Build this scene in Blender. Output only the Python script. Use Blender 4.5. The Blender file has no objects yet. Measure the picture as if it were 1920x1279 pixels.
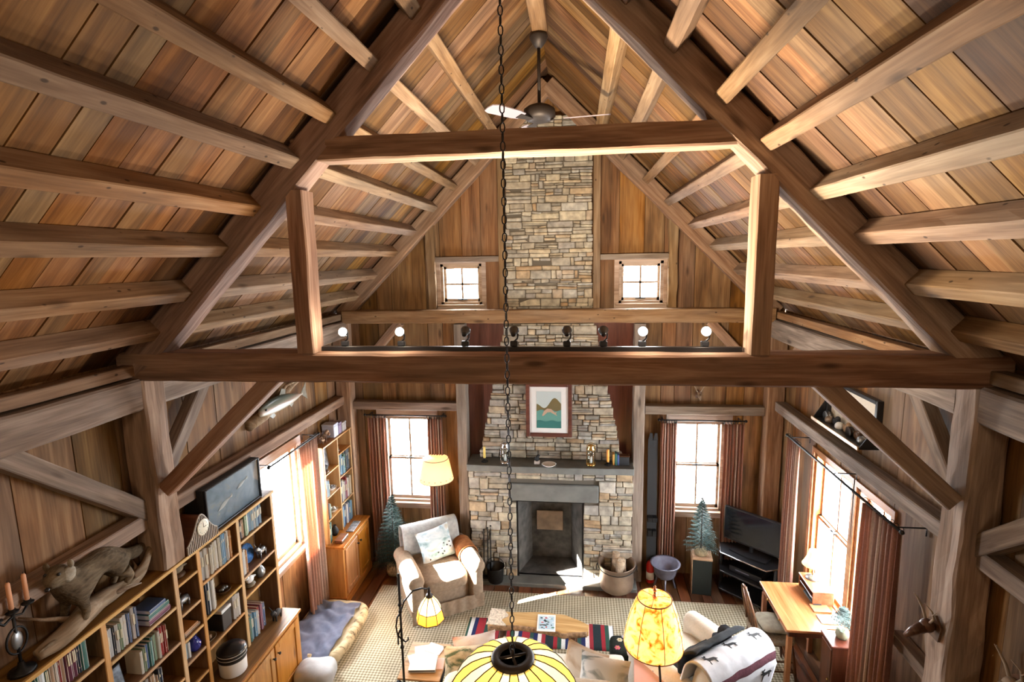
import bpy, bmesh, math, random
from mathutils import Vector as V, Matrix, noise, Euler
random.seed(11)
SC = bpy.context.scene
COL = SC.collection
PI = math.pi
R = math.radians
U = random.uniform

# ------------------------------------------------------------------ mesh builder
class MB:
    """Collects shapes and links them as ONE mesh object."""
    def __init__(s):
        s.v = []; s.f = []; s.mi = []; s.rn = []; s.m = 0; s.r = 0.0; s.sm = []
        s.smooth = False
    def add(s, vs, fs):
        b = len(s.v)
        s.v += [tuple(x) for x in vs]
        for f in fs:
            s.f.append([i + b for i in f]); s.mi.append(s.m); s.rn.append(s.r); s.sm.append(s.smooth)
        return s
    def box(s, x0, y0, z0, x1, y1, z1, M=None):
        vs = [V((x, y, z)) for x in (x0, x1) for y in (y0, y1) for z in (z0, z1)]
        if M is not None: vs = [M @ v for v in vs]
        return s.add(vs, [(0, 1, 3, 2), (4, 6, 7, 5), (0, 4, 5, 1), (2, 3, 7, 6), (0, 2, 6, 4), (1, 5, 7, 3)])
    def cbox(s, x0, y0, z0, x1, y1, z1, c=.005, M=None):
        """box with chamfered edges"""
        c = min(c, abs(x1-x0)*.45, abs(y1-y0)*.45, abs(z1-z0)*.45)
        lo = (x0, y0, z0); hi = (x1, y1, z1)
        vs = []; idx = {}
        for sx in (0, 1):
            for sy in (0, 1):
                for sz in (0, 1):
                    sg = (sx, sy, sz)
                    for ax in range(3):
                        p = [0, 0, 0]
                        for k in range(3):
                            e = hi[k] if sg[k] else lo[k]
                            if k != ax: e += -c if sg[k] else c
                            p[k] = e
                        idx[(sg, ax)] = len(vs); vs.append(V(p))
        if M is not None: vs = [M @ v for v in vs]
        fs = []
        for ax in range(3):
            o = [k for k in range(3) if k != ax]
            for sd in (0, 1):
                q = []
                for a, b in ((0, 0), (1, 0), (1, 1), (0, 1)):
                    sg = [0, 0, 0]; sg[ax] = sd; sg[o[0]] = a; sg[o[1]] = b
                    q.append(idx[(tuple(sg), ax)])
                flip = (sd == 0) ^ (ax == 1)
                fs.append(q[::-1] if flip else q)
            for a in (0, 1):
                for b in (0, 1):
                    s0 = [0, 0, 0]; s1 = [0, 0, 0]
                    s0[o[0]] = s1[o[0]] = a; s0[o[1]] = s1[o[1]] = b; s1[ax] = 1
                    s0 = tuple(s0); s1 = tuple(s1)
                    q = [idx[(s0, o[0])], idx[(s1, o[0])], idx[(s1, o[1])], idx[(s0, o[1])]]
                    flip = (a ^ b) ^ (ax == 1) ^ 1
                    fs.append(q[::-1] if flip else q)
        for sx in (0, 1):
            for sy in (0, 1):
                for sz in (0, 1):
                    sg = (sx, sy, sz); q = [idx[(sg, k)] for k in range(3)]
                    fs.append(q if (sx + sy + sz) % 2 else q[::-1])
        return s.add(vs, fs)
    def tube(s, pts, rad, n=8, caps=True, closed=False):
        pts = [V(p) for p in pts]; N = len(pts)
        if not hasattr(rad, '__len__'): rad = [rad] * N
        vs = []; up = None
        for i, p in enumerate(pts):
            if closed: d = pts[(i + 1) % N] - pts[i - 1]
            else: d = pts[min(i + 1, N - 1)] - pts[max(i - 1, 0)]
            if d.length < 1e-9: d = V((0, 0, 1))
            d.normalize()
            if up is None:
                up = V((0, 0, 1)) if abs(d.z) < .9 else V((1, 0, 0))
            a = up - d * up.dot(d)
            if a.length < 1e-4: a = V((1, 0, 0)).cross(d)
            a.normalize(); b = d.cross(a); up = a
            for k in range(n):
                t = 2 * PI * k / n
                vs.append(p + (a * math.cos(t) + b * math.sin(t)) * rad[i])
        fs = []
        for i in range(N if closed else N - 1):
            j = (i + 1) % N
            for k in range(n):
                l = (k + 1) % n
                fs.append((i * n + k, i * n + l, j * n + l, j * n + k))
        if caps and not closed:
            fs.append(tuple(range(n))[::-1]); fs.append(tuple((N - 1) * n + k for k in range(n)))
        return s.add(vs, fs)
    def lathe(s, prof, n=24, c=(0, 0, 0), M=None, a0=0, a1=2 * PI):
        vs = []; full = abs(a1 - a0 - 2 * PI) < 1e-6
        nn = n if full else n + 1
        for r, z in prof:
            for k in range(nn):
                t = a0 + (a1 - a0) * k / n
                v = V((r * math.cos(t), r * math.sin(t), z))
                vs.append((M @ v if M is not None else v) + V(c))
        fs = []
        for i in range(len(prof) - 1):
            for k in range(n):
                l = (k + 1) % nn
                fs.append((i * nn + k, i * nn + l, (i + 1) * nn + l, (i + 1) * nn + k))
        if full:
            if prof[0][0] > 1e-5: fs.append(tuple(range(nn))[::-1])
            if prof[-1][0] > 1e-5: fs.append(tuple((len(prof) - 1) * nn + k for k in range(nn)))
        return s.add(vs, fs)
    def prism(s, poly, h0, h1, M=None):
        """poly in local XY, extruded along local Z"""
        n = len(poly)
        vs = [V((x, y, h0)) for x, y in poly] + [V((x, y, h1)) for x, y in poly]
        if M is not None: vs = [M @ v for v in vs]
        fs = [tuple(range(n))[::-1], tuple(range(n, 2 * n))]
        fs += [(i, (i + 1) % n, n + (i + 1) % n, n + i) for i in range(n)]
        return s.add(vs, fs)
    def sheet(s, fn, nu, nv, closeu=False):
        vs = [V(fn(i / nu, j / nv)) for i in range(nu + 1) for j in range(nv + 1)]
        fs = [(i * (nv + 1) + j, (i + 1) * (nv + 1) + j, (i + 1) * (nv + 1) + j + 1, i * (nv + 1) + j + 1) for i in range(nu) for j in range(nv)]
        return s.add(vs, fs)
    def ball(s, c, r, n=12, m=8, M=None):
        if not hasattr(r, '__len__'): r = (r, r, r)
        vs = [V((0, 0, r[2]))]
        for j in range(1, m):
            p = PI * j / m
            for k in range(n):
                t = 2 * PI * k / n
                vs.append(V((r[0] * math.sin(p) * math.cos(t), r[1] * math.sin(p) * math.sin(t), r[2] * math.cos(p))))
        vs.append(V((0, 0, -r[2])))
        if M is not None: vs = [M @ v for v in vs]
        vs = [v + V(c) for v in vs]
        fs = [(0, 1 + k, 1 + (k + 1) % n) for k in range(n)]
        for j in range(m - 2):
            for k in range(n):
                a = 1 + j * n; b = a + n; l = (k + 1) % n
                fs.append((a + k, b + k, b + l, a + l))
        a = 1 + (m - 2) * n; e = len(vs) - 1
        fs += [(a + k, e, a + (k + 1) % n) for k in range(n)]
        return s.add(vs, fs)
    def jitter(s, amp, freq=3.0, seed=0):
        out = []
        for v in s.v:
            p = V(v) * freq + V((seed * 7.1, seed * 3.3, seed))
            out.append(tuple(V(v) + noise.noise_vector(p) * amp))
        s.v = out; return s
    def mesh(s, name, mats):
        me = bpy.data.meshes.new(name)
        me.from_pydata(s.v, [], s.f); me.update()
        if not isinstance(mats, (list, tuple)): mats = [mats]
        for m in mats: me.materials.append(m)
        me.polygons.foreach_set('material_index', s.mi)
        me.polygons.foreach_set('use_smooth', s.sm)
        if any(s.rn):
            at = me.attributes.new('rnd', 'FLOAT', 'FACE'); at.data.foreach_set('value', s.rn)
        bm = bmesh.new(); bm.from_mesh(me)
        bmesh.ops.recalc_face_normals(bm, faces=bm.faces); bm.to_mesh(me); bm.free()
        return me
    def build(s, name, mats, parent=None, loc=None, rot=None, mat_world=None, sub=0, solid=0, bev=0):
        o = bpy.data.objects.new(name, s.mesh(name, mats)); COL.objects.link(o)
        if parent is not None: o.parent = parent
        if loc is not None: o.location = loc
        if rot is not None: o.rotation_euler = rot
        if mat_world is not None: o.matrix_world = mat_world
        if solid:
            m = o.modifiers.new('s', 'SOLIDIFY'); m.thickness = solid; m.offset = 0
        if bev:
            m = o.modifiers.new('b', 'BEVEL'); m.width = bev; m.segments = 2; m.limit_method = 'ANGLE'
        if sub:
            m = o.modifiers.new('u', 'SUBSURF'); m.levels = sub; m.render_levels = sub
        return o

def tag(o, label, cat, group=None, kind=None):
    o['label'] = label; o['category'] = cat
    if group: o['group'] = group
    if kind: o['kind'] = kind
    return o

def thing(name, label, cat, loc=(0, 0, 0), rz=0.0, group=None, kind=None):
    o = bpy.data.objects.new(name, None); COL.objects.link(o)
    o.empty_display_size = .1
    o.location = loc; o.rotation_euler = (0, 0, rz)
    return tag(o, label, cat, group, kind)

def struct(o):
    o['kind'] = 'structure'; return o

def lab(o, label):
    o['label'] = label; return o

def copy_tree(o, parent=None):
    c = o.copy(); COL.objects.link(c)
    if parent is not None: c.parent = parent
    for ch in list(o.children): copy_tree(ch, c)
    return c

# ------------------------------------------------------------------ materials
def newmat(name):
    m = bpy.data.materials.new(name); m.use_nodes = True
    nt = m.node_tree; nt.nodes.clear()
    return m, nt, nt.nodes, nt.links

def N(nt, t, **kw):
    n = nt.nodes.new(t)
    for k, v in kw.items():
        if k.startswith('i_'):
            n.inputs[int(k[2:]) if k[2:].isdigit() else k[2:].replace('_', ' ')].default_value = v
        else: setattr(n, k, v)
    return n

def ramp(nt, stops, interp='LINEAR'):
    n = nt.nodes.new('ShaderNodeValToRGB'); e = n.color_ramp.elements
    n.color_ramp.interpolation = interp
    while len(e) < len(stops): e.new(.5)
    for i, (p, c) in enumerate(stops):
        e[i].position = p; e[i].color = (*c, 1) if len(c) == 3 else c
    return n

def bsdf(nt, rough=.6, spec=.5, metal=0.0):
    b = nt.nodes.new('ShaderNodeBsdfPrincipled'); o = nt.nodes.new('ShaderNodeOutputMaterial')
    b.inputs['Roughness'].default_value = rough; b.inputs['Metallic'].default_value = metal
    b.inputs['Specular IOR Level'].default_value = spec
    nt.links.new(b.outputs[0], o.inputs[0]); return b

def plain(name, col, rough=.6, metal=0.0, spec=.5, var=.0, scale=8.0, bump=0.0, emit=None, es=1.0, trans=0.0):
    m, nt, n, l = newmat(name); b = bsdf(nt, rough, spec, metal)
    b.inputs['Base Color'].default_value = (*col, 1)
    if var or bump:
        tc = N(nt, 'ShaderNodeTexCoord'); nz = N(nt, 'ShaderNodeTexNoise'); nz.inputs['Scale'].default_value = scale
        nz.inputs['Detail'].default_value = 3
        l.new(tc.outputs['Object'], nz.inputs['Vector'])
        if var:
            r = ramp(nt, [(.3, tuple(max(0, c * (1 - var)) for c in col)), (.7, tuple(min(1, c * (1 + var)) for c in col))])
            l.new(nz.outputs[0], r.inputs[0]); l.new(r.outputs[0], b.inputs['Base Color'])
        if bump:
            bp = N(nt, 'ShaderNodeBump'); bp.inputs['Strength'].default_value = bump; bp.inputs['Distance'].default_value = .01
            l.new(nz.outputs[0], bp.inputs['Height']); l.new(bp.outputs[0], b.inputs['Normal'])
    if emit:
        b.inputs['Emission Color'].default_value = (*emit, 1); b.inputs['Emission Strength'].default_value = es
    if trans:
        b.inputs['Transmission Weight'].default_value = trans
    return m

def wood(name, ca, cb, cc, grey=None, greyamt=.3, rough=.75, attr=False, gs=1.0, vmin=.6, vmax=1.25, knots=True, bump=.25, spec=.3, specks=False):
    """Wood with its grain along local X; ca..cc are dark, middle and light grain; attr: board value from mesh, else from the object."""
    m, nt, n, l = newmat(name); b = bsdf(nt, rough, spec)
    tc = N(nt, 'ShaderNodeTexCoord')
    if attr:
        a = N(nt, 'ShaderNodeAttribute', attribute_name='rnd'); rnd = a.outputs['Fac']
    else:
        a = N(nt, 'ShaderNodeObjectInfo'); rnd = a.outputs['Random']
    def mth(op, x, y=None):
        q = N(nt, 'ShaderNodeMath', operation=op)
        for k, s in ((0, x), (1, y)):
            if s is None: continue
            if hasattr(s, 'links'): l.new(s, q.inputs[k])
            else: q.inputs[k].default_value = s
        return q.outputs[0]
    off = N(nt, 'ShaderNodeCombineXYZ')
    l.new(mth('MULTIPLY', rnd, 37.0), off.inputs[0]); l.new(mth('MULTIPLY', rnd, 91.0), off.inputs[1]); l.new(mth('MULTIPLY', rnd, 53.0), off.inputs[2])
    ad = N(nt, 'ShaderNodeVectorMath', operation='ADD'); l.new(tc.outputs['Object'], ad.inputs[0]); l.new(off.outputs[0], ad.inputs[1])
    def mp(sx, s):
        q = N(nt, 'ShaderNodeMapping'); q.inputs['Scale'].default_value = (sx, s, s); l.new(ad.outputs[0], q.inputs[0]); return q.outputs[0]
    nA = N(nt, 'ShaderNodeTexNoise'); nA.inputs['Scale'].default_value = 1; nA.inputs['Detail'].default_value = 5; nA.inputs['Distortion'].default_value = .6
    l.new(mp(1.3 * gs, 16 * gs), nA.inputs['Vector'])
    nB = N(nt, 'ShaderNodeTexNoise'); nB.inputs['Scale'].default_value = 1; nB.inputs['Detail'].default_value = 2
    l.new(mp(4 * gs, 95 * gs), nB.inputs['Vector'])
    nC = N(nt, 'ShaderNodeTexNoise'); nC.inputs['Scale'].default_value = 1; nC.inputs['Detail'].default_value = 3
    l.new(mp(.9, 2.6), nC.inputs['Vector'])
    g = mth('ADD', mth('MULTIPLY', nA.outputs[0], .72), mth('MULTIPLY', nB.outputs[0], .28))
    r = ramp(nt, [(.30, ca), (.5, cb), (.70, cc)]); l.new(g, r.inputs[0])
    col = r.outputs[0]
    def mix(c1, c2, f, bl='MIX'):
        q = N(nt, 'ShaderNodeMix', data_type='RGBA', blend_type=bl)
        for k, s in ((0, f), (6, c1), (7, c2)):
            if hasattr(s, 'links'): l.new(s, q.inputs[k])
            else: q.inputs[k].default_value = s if k == 0 else (*s, 1)
        return q.outputs[2]
    if grey:
        # weathered patches
        gr = ramp(nt, [(.42, (0, 0, 0)), (.68, (1, 1, 1))]); l.new(nC.outputs[0], gr.inputs[0])
        w = mth('MULTIPLY', gr.outputs[0], greyamt)
        sc = N(nt, 'ShaderNodeMix', data_type='RGBA', blend_type='MULTIPLY'); sc.inputs[0].default_value = 1
        rg = ramp(nt, [(.3, (.6, .6, .6)), (.7, (1.25, 1.25, 1.25))]); l.new(g, rg.inputs[0])
        l.new(rg.outputs[0], sc.inputs[6]); sc.inputs[7].default_value = (*grey, 1)
        col = mix(col, sc.outputs[2], w)
    if attr:
        dk = ramp(nt, [(.30, (.45, .43, .42)), (.44, (1, 1, 1))]); l.new(nC.outputs[0], dk.inputs[0])
        col = mix(col, dk.outputs[0], 1.0, 'MULTIPLY')
    if knots:
        vo = N(nt, 'ShaderNodeTexVoronoi'); vo.inputs['Scale'].default_value = 1
        l.new(mp(1.5, 5.0), vo.inputs['Vector'])
        kr = ramp(nt, [(.05, (1, 1, 1)), (.13, (0, 0, 0))]); l.new(vo.outputs['Distance'], kr.inputs[0])
        col = mix(col, tuple(c * .45 for c in ca), mth('MULTIPLY', kr.outputs[0], .75))
    if specks:
        vo = N(nt, 'ShaderNodeTexVoronoi'); vo.inputs['Scale'].default_value = 1
        l.new(mp(7.0, 13.0), vo.inputs['Vector'])
        kr = ramp(nt, [(.07, (1, 1, 1)), (.12, (0, 0, 0))]); l.new(vo.outputs['Distance'], kr.inputs[0])
        col = mix(col, tuple(c * .3 for c in ca), mth('MULTIPLY', kr.outputs[0], .85))
    # board to board value and hue
    rv = N(nt, 'ShaderNodeTexWhiteNoise', noise_dimensions='1D'); l.new(mth('MULTIPLY', rnd, 917.3), rv.inputs['W'])
    sp = N(nt, 'ShaderNodeSeparateColor'); l.new(rv.outputs['Color'], sp.inputs[0])
    hs = N(nt, 'ShaderNodeHueSaturation')
    l.new(mth('ADD', mth('MULTIPLY', sp.outputs[0], .016), .494), hs.inputs['Hue'])
    l.new(mth('ADD', mth('MULTIPLY', sp.outputs[1], .3), .88), hs.inputs['Saturation'])
    l.new(mth('ADD', mth('MULTIPLY', sp.outputs[2], vmax - vmin), vmin), hs.inputs['Value'])
    l.new(col, hs.inputs['Color']); l.new(hs.outputs[0], b.inputs['Base Color'])
    bp = N(nt, 'ShaderNodeBump'); bp.inputs['Strength'].default_value = bump; bp.inputs['Distance'].default_value = .006
    l.new(g, bp.inputs['Height']); l.new(bp.outputs[0], b.inputs['Normal'])
    return m

MT = {}
MT['roof'] = wood('roof_boards', (.070, .027, .008), (.178, .082, .029), (.30, .160, .066), grey=(.19, .128, .072), greyamt=.5, attr=True, vmin=.52, vmax=1.28)
MT['wall'] = wood('wall_boards', (.085, .037, .013), (.21, .10, .038), (.33, .18, .078), grey=(.19, .14, .09), greyamt=.5, attr=True, vmin=.66, vmax=1.15)
MT['timber'] = wood('hewn_timber', (.105, .056, .036), (.26, .152, .102), (.44, .295, .21), grey=(.31, .235, .19), greyamt=.6, rough=.85, vmin=.8, vmax=1.15, bump=.5)
MT['timber_grey'] = wood('weathered_timber', (.085, .058, .042), (.19, .137, .102), (.34, .265, .205), grey=(.24, .20, .175), greyamt=.6, rough=.9, vmin=.85, vmax=1.15, bump=.6)
MT['purlin'] = wood('purlin_wood', (.105, .054, .024), (.22, .125, .064), (.34, .222, .128), grey=(.235, .175, .125), greyamt=.5, rough=.8, vmin=.8, vmax=1.15, bump=.4, specks=True)
MT['floor'] = wood('floor_boards', (.045, .016, .008), (.11, .042, .02), (.19, .08, .038), rough=.32, attr=True, vmin=.7, vmax=1.2, spec=.5, bump=.08)
MT['pine'] = wood('pine', (.33, .17, .065), (.52, .30, .13), (.66, .43, .22), rough=.45, vmin=.9, vmax=1.05, knots=True, bump=.06, spec=.45)
MT['pine_red'] = wood('reddish_pine', (.30, .12, .04), (.48, .22, .08), (.62, .33, .14), rough=.35, vmin=.92, vmax=1.05, bump=.05, spec=.5)
MT['desk'] = wood('desk_wood', (.20, .075, .036), (.33, .135, .07), (.43, .20, .11), rough=.22, vmin=.95, vmax=1.05, knots=False, bump=.03, spec=.6)
MT['mahogany'] = wood('dark_mahogany', (.05, .014, .008), (.10, .03, .016), (.16, .055, .03), rough=.3, vmin=.95, vmax=1.05, knots=False, bump=.03, spec=.5)
MT['chairwood'] = wood('chair_wood', (.045, .018, .009), (.09, .04, .02), (.15, .07, .035), rough=.35, vmin=.95, vmax=1.05, knots=False, bump=.03)
MT['slab'] = wood('slab_wood', (.30, .16, .07), (.50, .31, .16), (.66, .46, .27), rough=.4, vmin=.95, vmax=1.05, bump=.08)
MT['bark'] = plain('rough_bark', (.30, .19, .11), .9, var=.5, scale=30, bump=.8)
MT['drift'] = wood('driftwood', (.14, .095, .06), (.27, .19, .125), (.42, .33, .24), rough=.9, vmin=.95, vmax=1.05, knots=False, bump=.6)
MT['iron'] = plain('black_iron', (.018, .017, .017), .45, metal=.6, var=.3, scale=40)
MT['bronze'] = plain('dark_bronze', (.05, .04, .035), .5, metal=.6)
MT['black'] = plain('black_plastic', (.012, .012, .014), .3)
MT['blackmatte'] = plain('matte_black', (.011, .011, .012), .7)
MT['steel'] = plain('bright_steel', (.6, .6, .62), .25, metal=1)
MT['brass'] = plain('brass', (.70, .48, .18), .25, metal=1)
MT['copper'] = plain('old_copper', (.30, .22, .165), .42, metal=.6, var=.25, scale=6)
MT['white'] = plain('white_paint', (.8, .79, .76), .5)
MT['paper'] = plain('paper', (.82, .80, .76), .8)
MT['cream'] = plain('cream_upholstery', (.68, .60, .49), .9, var=.06, scale=60, bump=.2)
MT['slate'] = plain('grey_slate', (.13, .135, .125), .6, var=.25, scale=5, bump=.2)
MT['enamel'] = plain('blue_grey_enamel', (.15, .15, .2), .25, var=.2, scale=12)
MT['red'] = plain('red_paint', (.5, .015, .012), .3)
MT['sky_white'] = None

def stone_mat(name):
    m, nt, n, l = newmat(name); b = bsdf(nt, .85, .3)
    a = N(nt, 'ShaderNodeAttribute', attribute_name='rnd')
    r = ramp(nt, [(0, (.21, .19, .16)), (.18, (.36, .31, .235)), (.36, (.30, .285, .255)), (.52, (.44, .39, .295)), (.66, (.34, .235, .14)), (.78, (.40, .385, .35)), (.9, (.24, .22, .205)), (1, (.48, .43, .335))])
    wn = N(nt, 'ShaderNodeTexWhiteNoise', noise_dimensions='1D'); l.new(a.outputs['Fac'], wn.inputs['W']); l.new(wn.outputs['Value'], r.inputs[0])
    tc = N(nt, 'ShaderNodeTexCoord'); nz = N(nt, 'ShaderNodeTexNoise'); nz.inputs['Scale'].default_value = 14; nz.inputs['Detail'].default_value = 5
    l.new(tc.outputs['Object'], nz.inputs['Vector'])
    r2 = ramp(nt, [(.3, (.62, .62, .62)), (.7, (1.3, 1.28, 1.22))]); l.new(nz.outputs[0], r2.inputs[0])
    mx = N(nt, 'ShaderNodeMix', data_type='RGBA', blend_type='MULTIPLY'); mx.inputs[0].default_value = 1
    l.new(r.outputs[0], mx.inputs[6]); l.new(r2.outputs[0], mx.inputs[7]); l.new(mx.outputs[2], b.inputs['Base Color'])
    bp = N(nt, 'ShaderNodeBump'); bp.inputs['Strength'].default_value = .6; bp.inputs['Distance'].default_value = .012
    l.new(nz.outputs[0], bp.inputs['Height']); l.new(bp.outputs[0], b.inputs['Normal'])
    return m
MT['stone'] = stone_mat('ledge_stone')
MT['mortar'] = plain('mortar', (.10, .085, .065), .95)
MT['brick'] = plain('sooty_firebrick', (.06, .055, .05), .9, var=.5, scale=9)

def glass_mat():
    m, nt, n, l = newmat('window_glass')
    o = N(nt, 'ShaderNodeOutputMaterial'); t = N(nt, 'ShaderNodeBsdfTransparent'); g = N(nt, 'ShaderNodeBsdfGlossy')
    g.inputs['Roughness'].default_value = .02; mx = N(nt, 'ShaderNodeMixShader')
    lw = N(nt, 'ShaderNodeLayerWeight'); lw.inputs['Blend'].default_value = .5
    pw = N(nt, 'ShaderNodeMath', operation='POWER'); pw.inputs[1].default_value = 4; l.new(lw.outputs['Facing'], pw.inputs[0])
    ma = N(nt, 'ShaderNodeMath', operation='MULTIPLY_ADD'); ma.inputs[1].default_value = .4; ma.inputs[2].default_value = .03; l.new(pw.outputs[0], ma.inputs[0])
    l.new(ma.outputs[0], mx.inputs[0]); l.new(t.outputs[0], mx.inputs[1]); l.new(g.outputs[0], mx.inputs[2]); l.new(mx.outputs[0], o.inputs[0])
    return m
MT['glass'] = glass_mat()

def shade_mat(name, base, emit, es, pattern=None, trans=.35):
    """lit lamp shade: glows by itself and lets some light through"""
    m, nt, n, l = newmat(name)
    o = N(nt, 'ShaderNodeOutputMaterial'); d = N(nt, 'ShaderNodeBsdfDiffuse'); t = N(nt, 'ShaderNodeBsdfTranslucent'); e = N(nt, 'ShaderNodeEmission')
    mx = N(nt, 'ShaderNodeMixShader'); mx.inputs[0].default_value = trans; ads = N(nt, 'ShaderNodeAddShader')
    e.inputs['Strength'].default_value = es
    d.inputs[0].default_value = (*base, 1); t.inputs[0].default_value = (*base, 1); e.inputs[0].default_value = (*emit, 1)
    if pattern:
        tc = N(nt, 'ShaderNodeTexCoord'); nz = N(nt, 'ShaderNodeTexNoise'); nz.inputs['Scale'].default_value = pattern[0]; nz.inputs['Detail'].default_value = 5; nz.inputs['Distortion'].default_value = 1.2
        l.new(tc.outputs['Object'], nz.inputs['Vector']); r = ramp(nt, pattern[1]); l.new(nz.outputs[0], r.inputs[0])
        l.new(r.outputs[0], e.inputs[0]); l.new(r.outputs[0], d.inputs[0]); l.new(r.outputs[0], t.inputs[0])
    l.new(d.outputs[0], mx.inputs[1]); l.new(t.outputs[0], mx.inputs[2]); l.new(mx.outputs[0], ads.inputs[0]); l.new(e.outputs[0], ads.inputs[1]); l.new(ads.outputs[0], o.inputs[0])
    return m

def cloth(name, col, var=.15, scale=40, bump=.3, rough=.95, trans=0.0, stripes=None):
    """stripes: (axis, frequency, colours) woven stripes along a local axis"""
    m, nt, n, l = newmat(name); b = bsdf(nt, rough, .15)
    tc = N(nt, 'ShaderNodeTexCoord'); nz = N(nt, 'ShaderNodeTexNoise'); nz.inputs['Scale'].default_value = scale; nz.inputs['Detail'].default_value = 3
    l.new(tc.outputs['Object'], nz.inputs['Vector'])
    r = ramp(nt, [(.3, tuple(c * (1 - var) for c in col)), (.7, tuple(min(1, c * (1 + var)) for c in col))]); l.new(nz.outputs[0], r.inputs[0])
    src = r.outputs[0]
    if stripes:
        ax, fr, cols = stripes
        sx = N(nt, 'ShaderNodeSeparateXYZ'); l.new(tc.outputs['UV' if ax == 'uv' else 'Object'], sx.inputs[0])
        mu = N(nt, 'ShaderNodeMath', operation='MULTIPLY'); mu.inputs[1].default_value = fr
        l.new(sx.outputs[0 if ax in ('x', 'uv') else 1 if ax == 'y' else 2], mu.inputs[0])
        fc = N(nt, 'ShaderNodeMath', operation='FRACT'); l.new(mu.outputs[0], fc.inputs[0])
        k = len(cols); rr = ramp(nt, [(i / k, c) for i, c in enumerate(cols)], 'CONSTANT'); l.new(fc.outputs[0], rr.inputs[0])
        mx = N(nt, 'ShaderNodeMix', data_type='RGBA', blend_type='MULTIPLY'); mx.inputs[0].default_value = 1
        r3 = ramp(nt, [(.3, (1 - var,) * 3), (.7, (1 + var,) * 3)]); l.new(nz.outputs[0], r3.inputs[0])
        l.new(rr.outputs[0], mx.inputs[6]); l.new(r3.outputs[0], mx.inputs[7]); src = mx.outputs[2]
    l.new(src, b.inputs['Base Color'])
    if bump:
        bp = N(nt, 'ShaderNodeBump'); bp.inputs['Strength'].default_value = bump; bp.inputs['Distance'].default_value = .004
        l.new(nz.outputs[0], bp.inputs['Height']); l.new(bp.outputs[0], b.inputs['Normal'])
    if trans:
        o = [x for x in n if x.type == 'OUTPUT_MATERIAL'][0]; t = N(nt, 'ShaderNodeBsdfTranslucent'); l.new(src, t.inputs[0])
        mx = N(nt, 'ShaderNodeMixShader'); mx.inputs[0].default_value = trans
        l.new(b.outputs[0], mx.inputs[1]); l.new(t.outputs[0], mx.inputs[2]); l.new(mx.outputs[0], o.inputs[0])
    return m

# book covers take their colour from the object
def book_mat():
    m, nt, n, l = newmat('book_cover'); b = bsdf(nt, .55, .4)
    oi = N(nt, 'ShaderNodeObjectInfo'); l.new(oi.outputs['Color'], b.inputs['Base Color']); return m
MT['book'] = book_mat()
# ------------------------------------------------------------------ camera
f_px, pitch, yaw, roll = 1012.5, -.1537, .1205, -.018
cam = bpy.data.cameras.new('camera'); cam.sensor_width = 36; cam.lens = 36 * f_px / 1920
cam.clip_start = .05
camo = bpy.data.objects.new('camera', cam); COL.objects.link(camo)
cp, sp, cy, sy, cr, sr = math.cos(pitch), math.sin(pitch), math.cos(yaw), math.sin(yaw), math.cos(roll), math.sin(roll)
fwd = V((-sy * cp, cy * cp, sp)); r0 = V((cy, sy, 0)); u0 = r0.cross(fwd)
rt = r0 * cr + u0 * sr; upv = u0 * cr - r0 * sr
M = Matrix((rt, upv, -fwd)).transposed().to_4x4(); M.translation = V((.3416, 0, 4.2))
camo.matrix_world = M
SC.camera = camo

# ------------------------------------------------------------------ the setting
XW, YB, YF = 2.85, 6.85, -2.0      # side walls, back wall, wall behind the viewer
RZ = 6.36                          # underside of roof boards at the ridge: z = RZ - |x|

def frame(origin, x, y):
    x = V(x).normalized(); y = V(y).normalized(); z = x.cross(y)
    m = Matrix((x, y, z)).transposed().to_4x4(); m.translation = V(origin); return m

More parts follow.
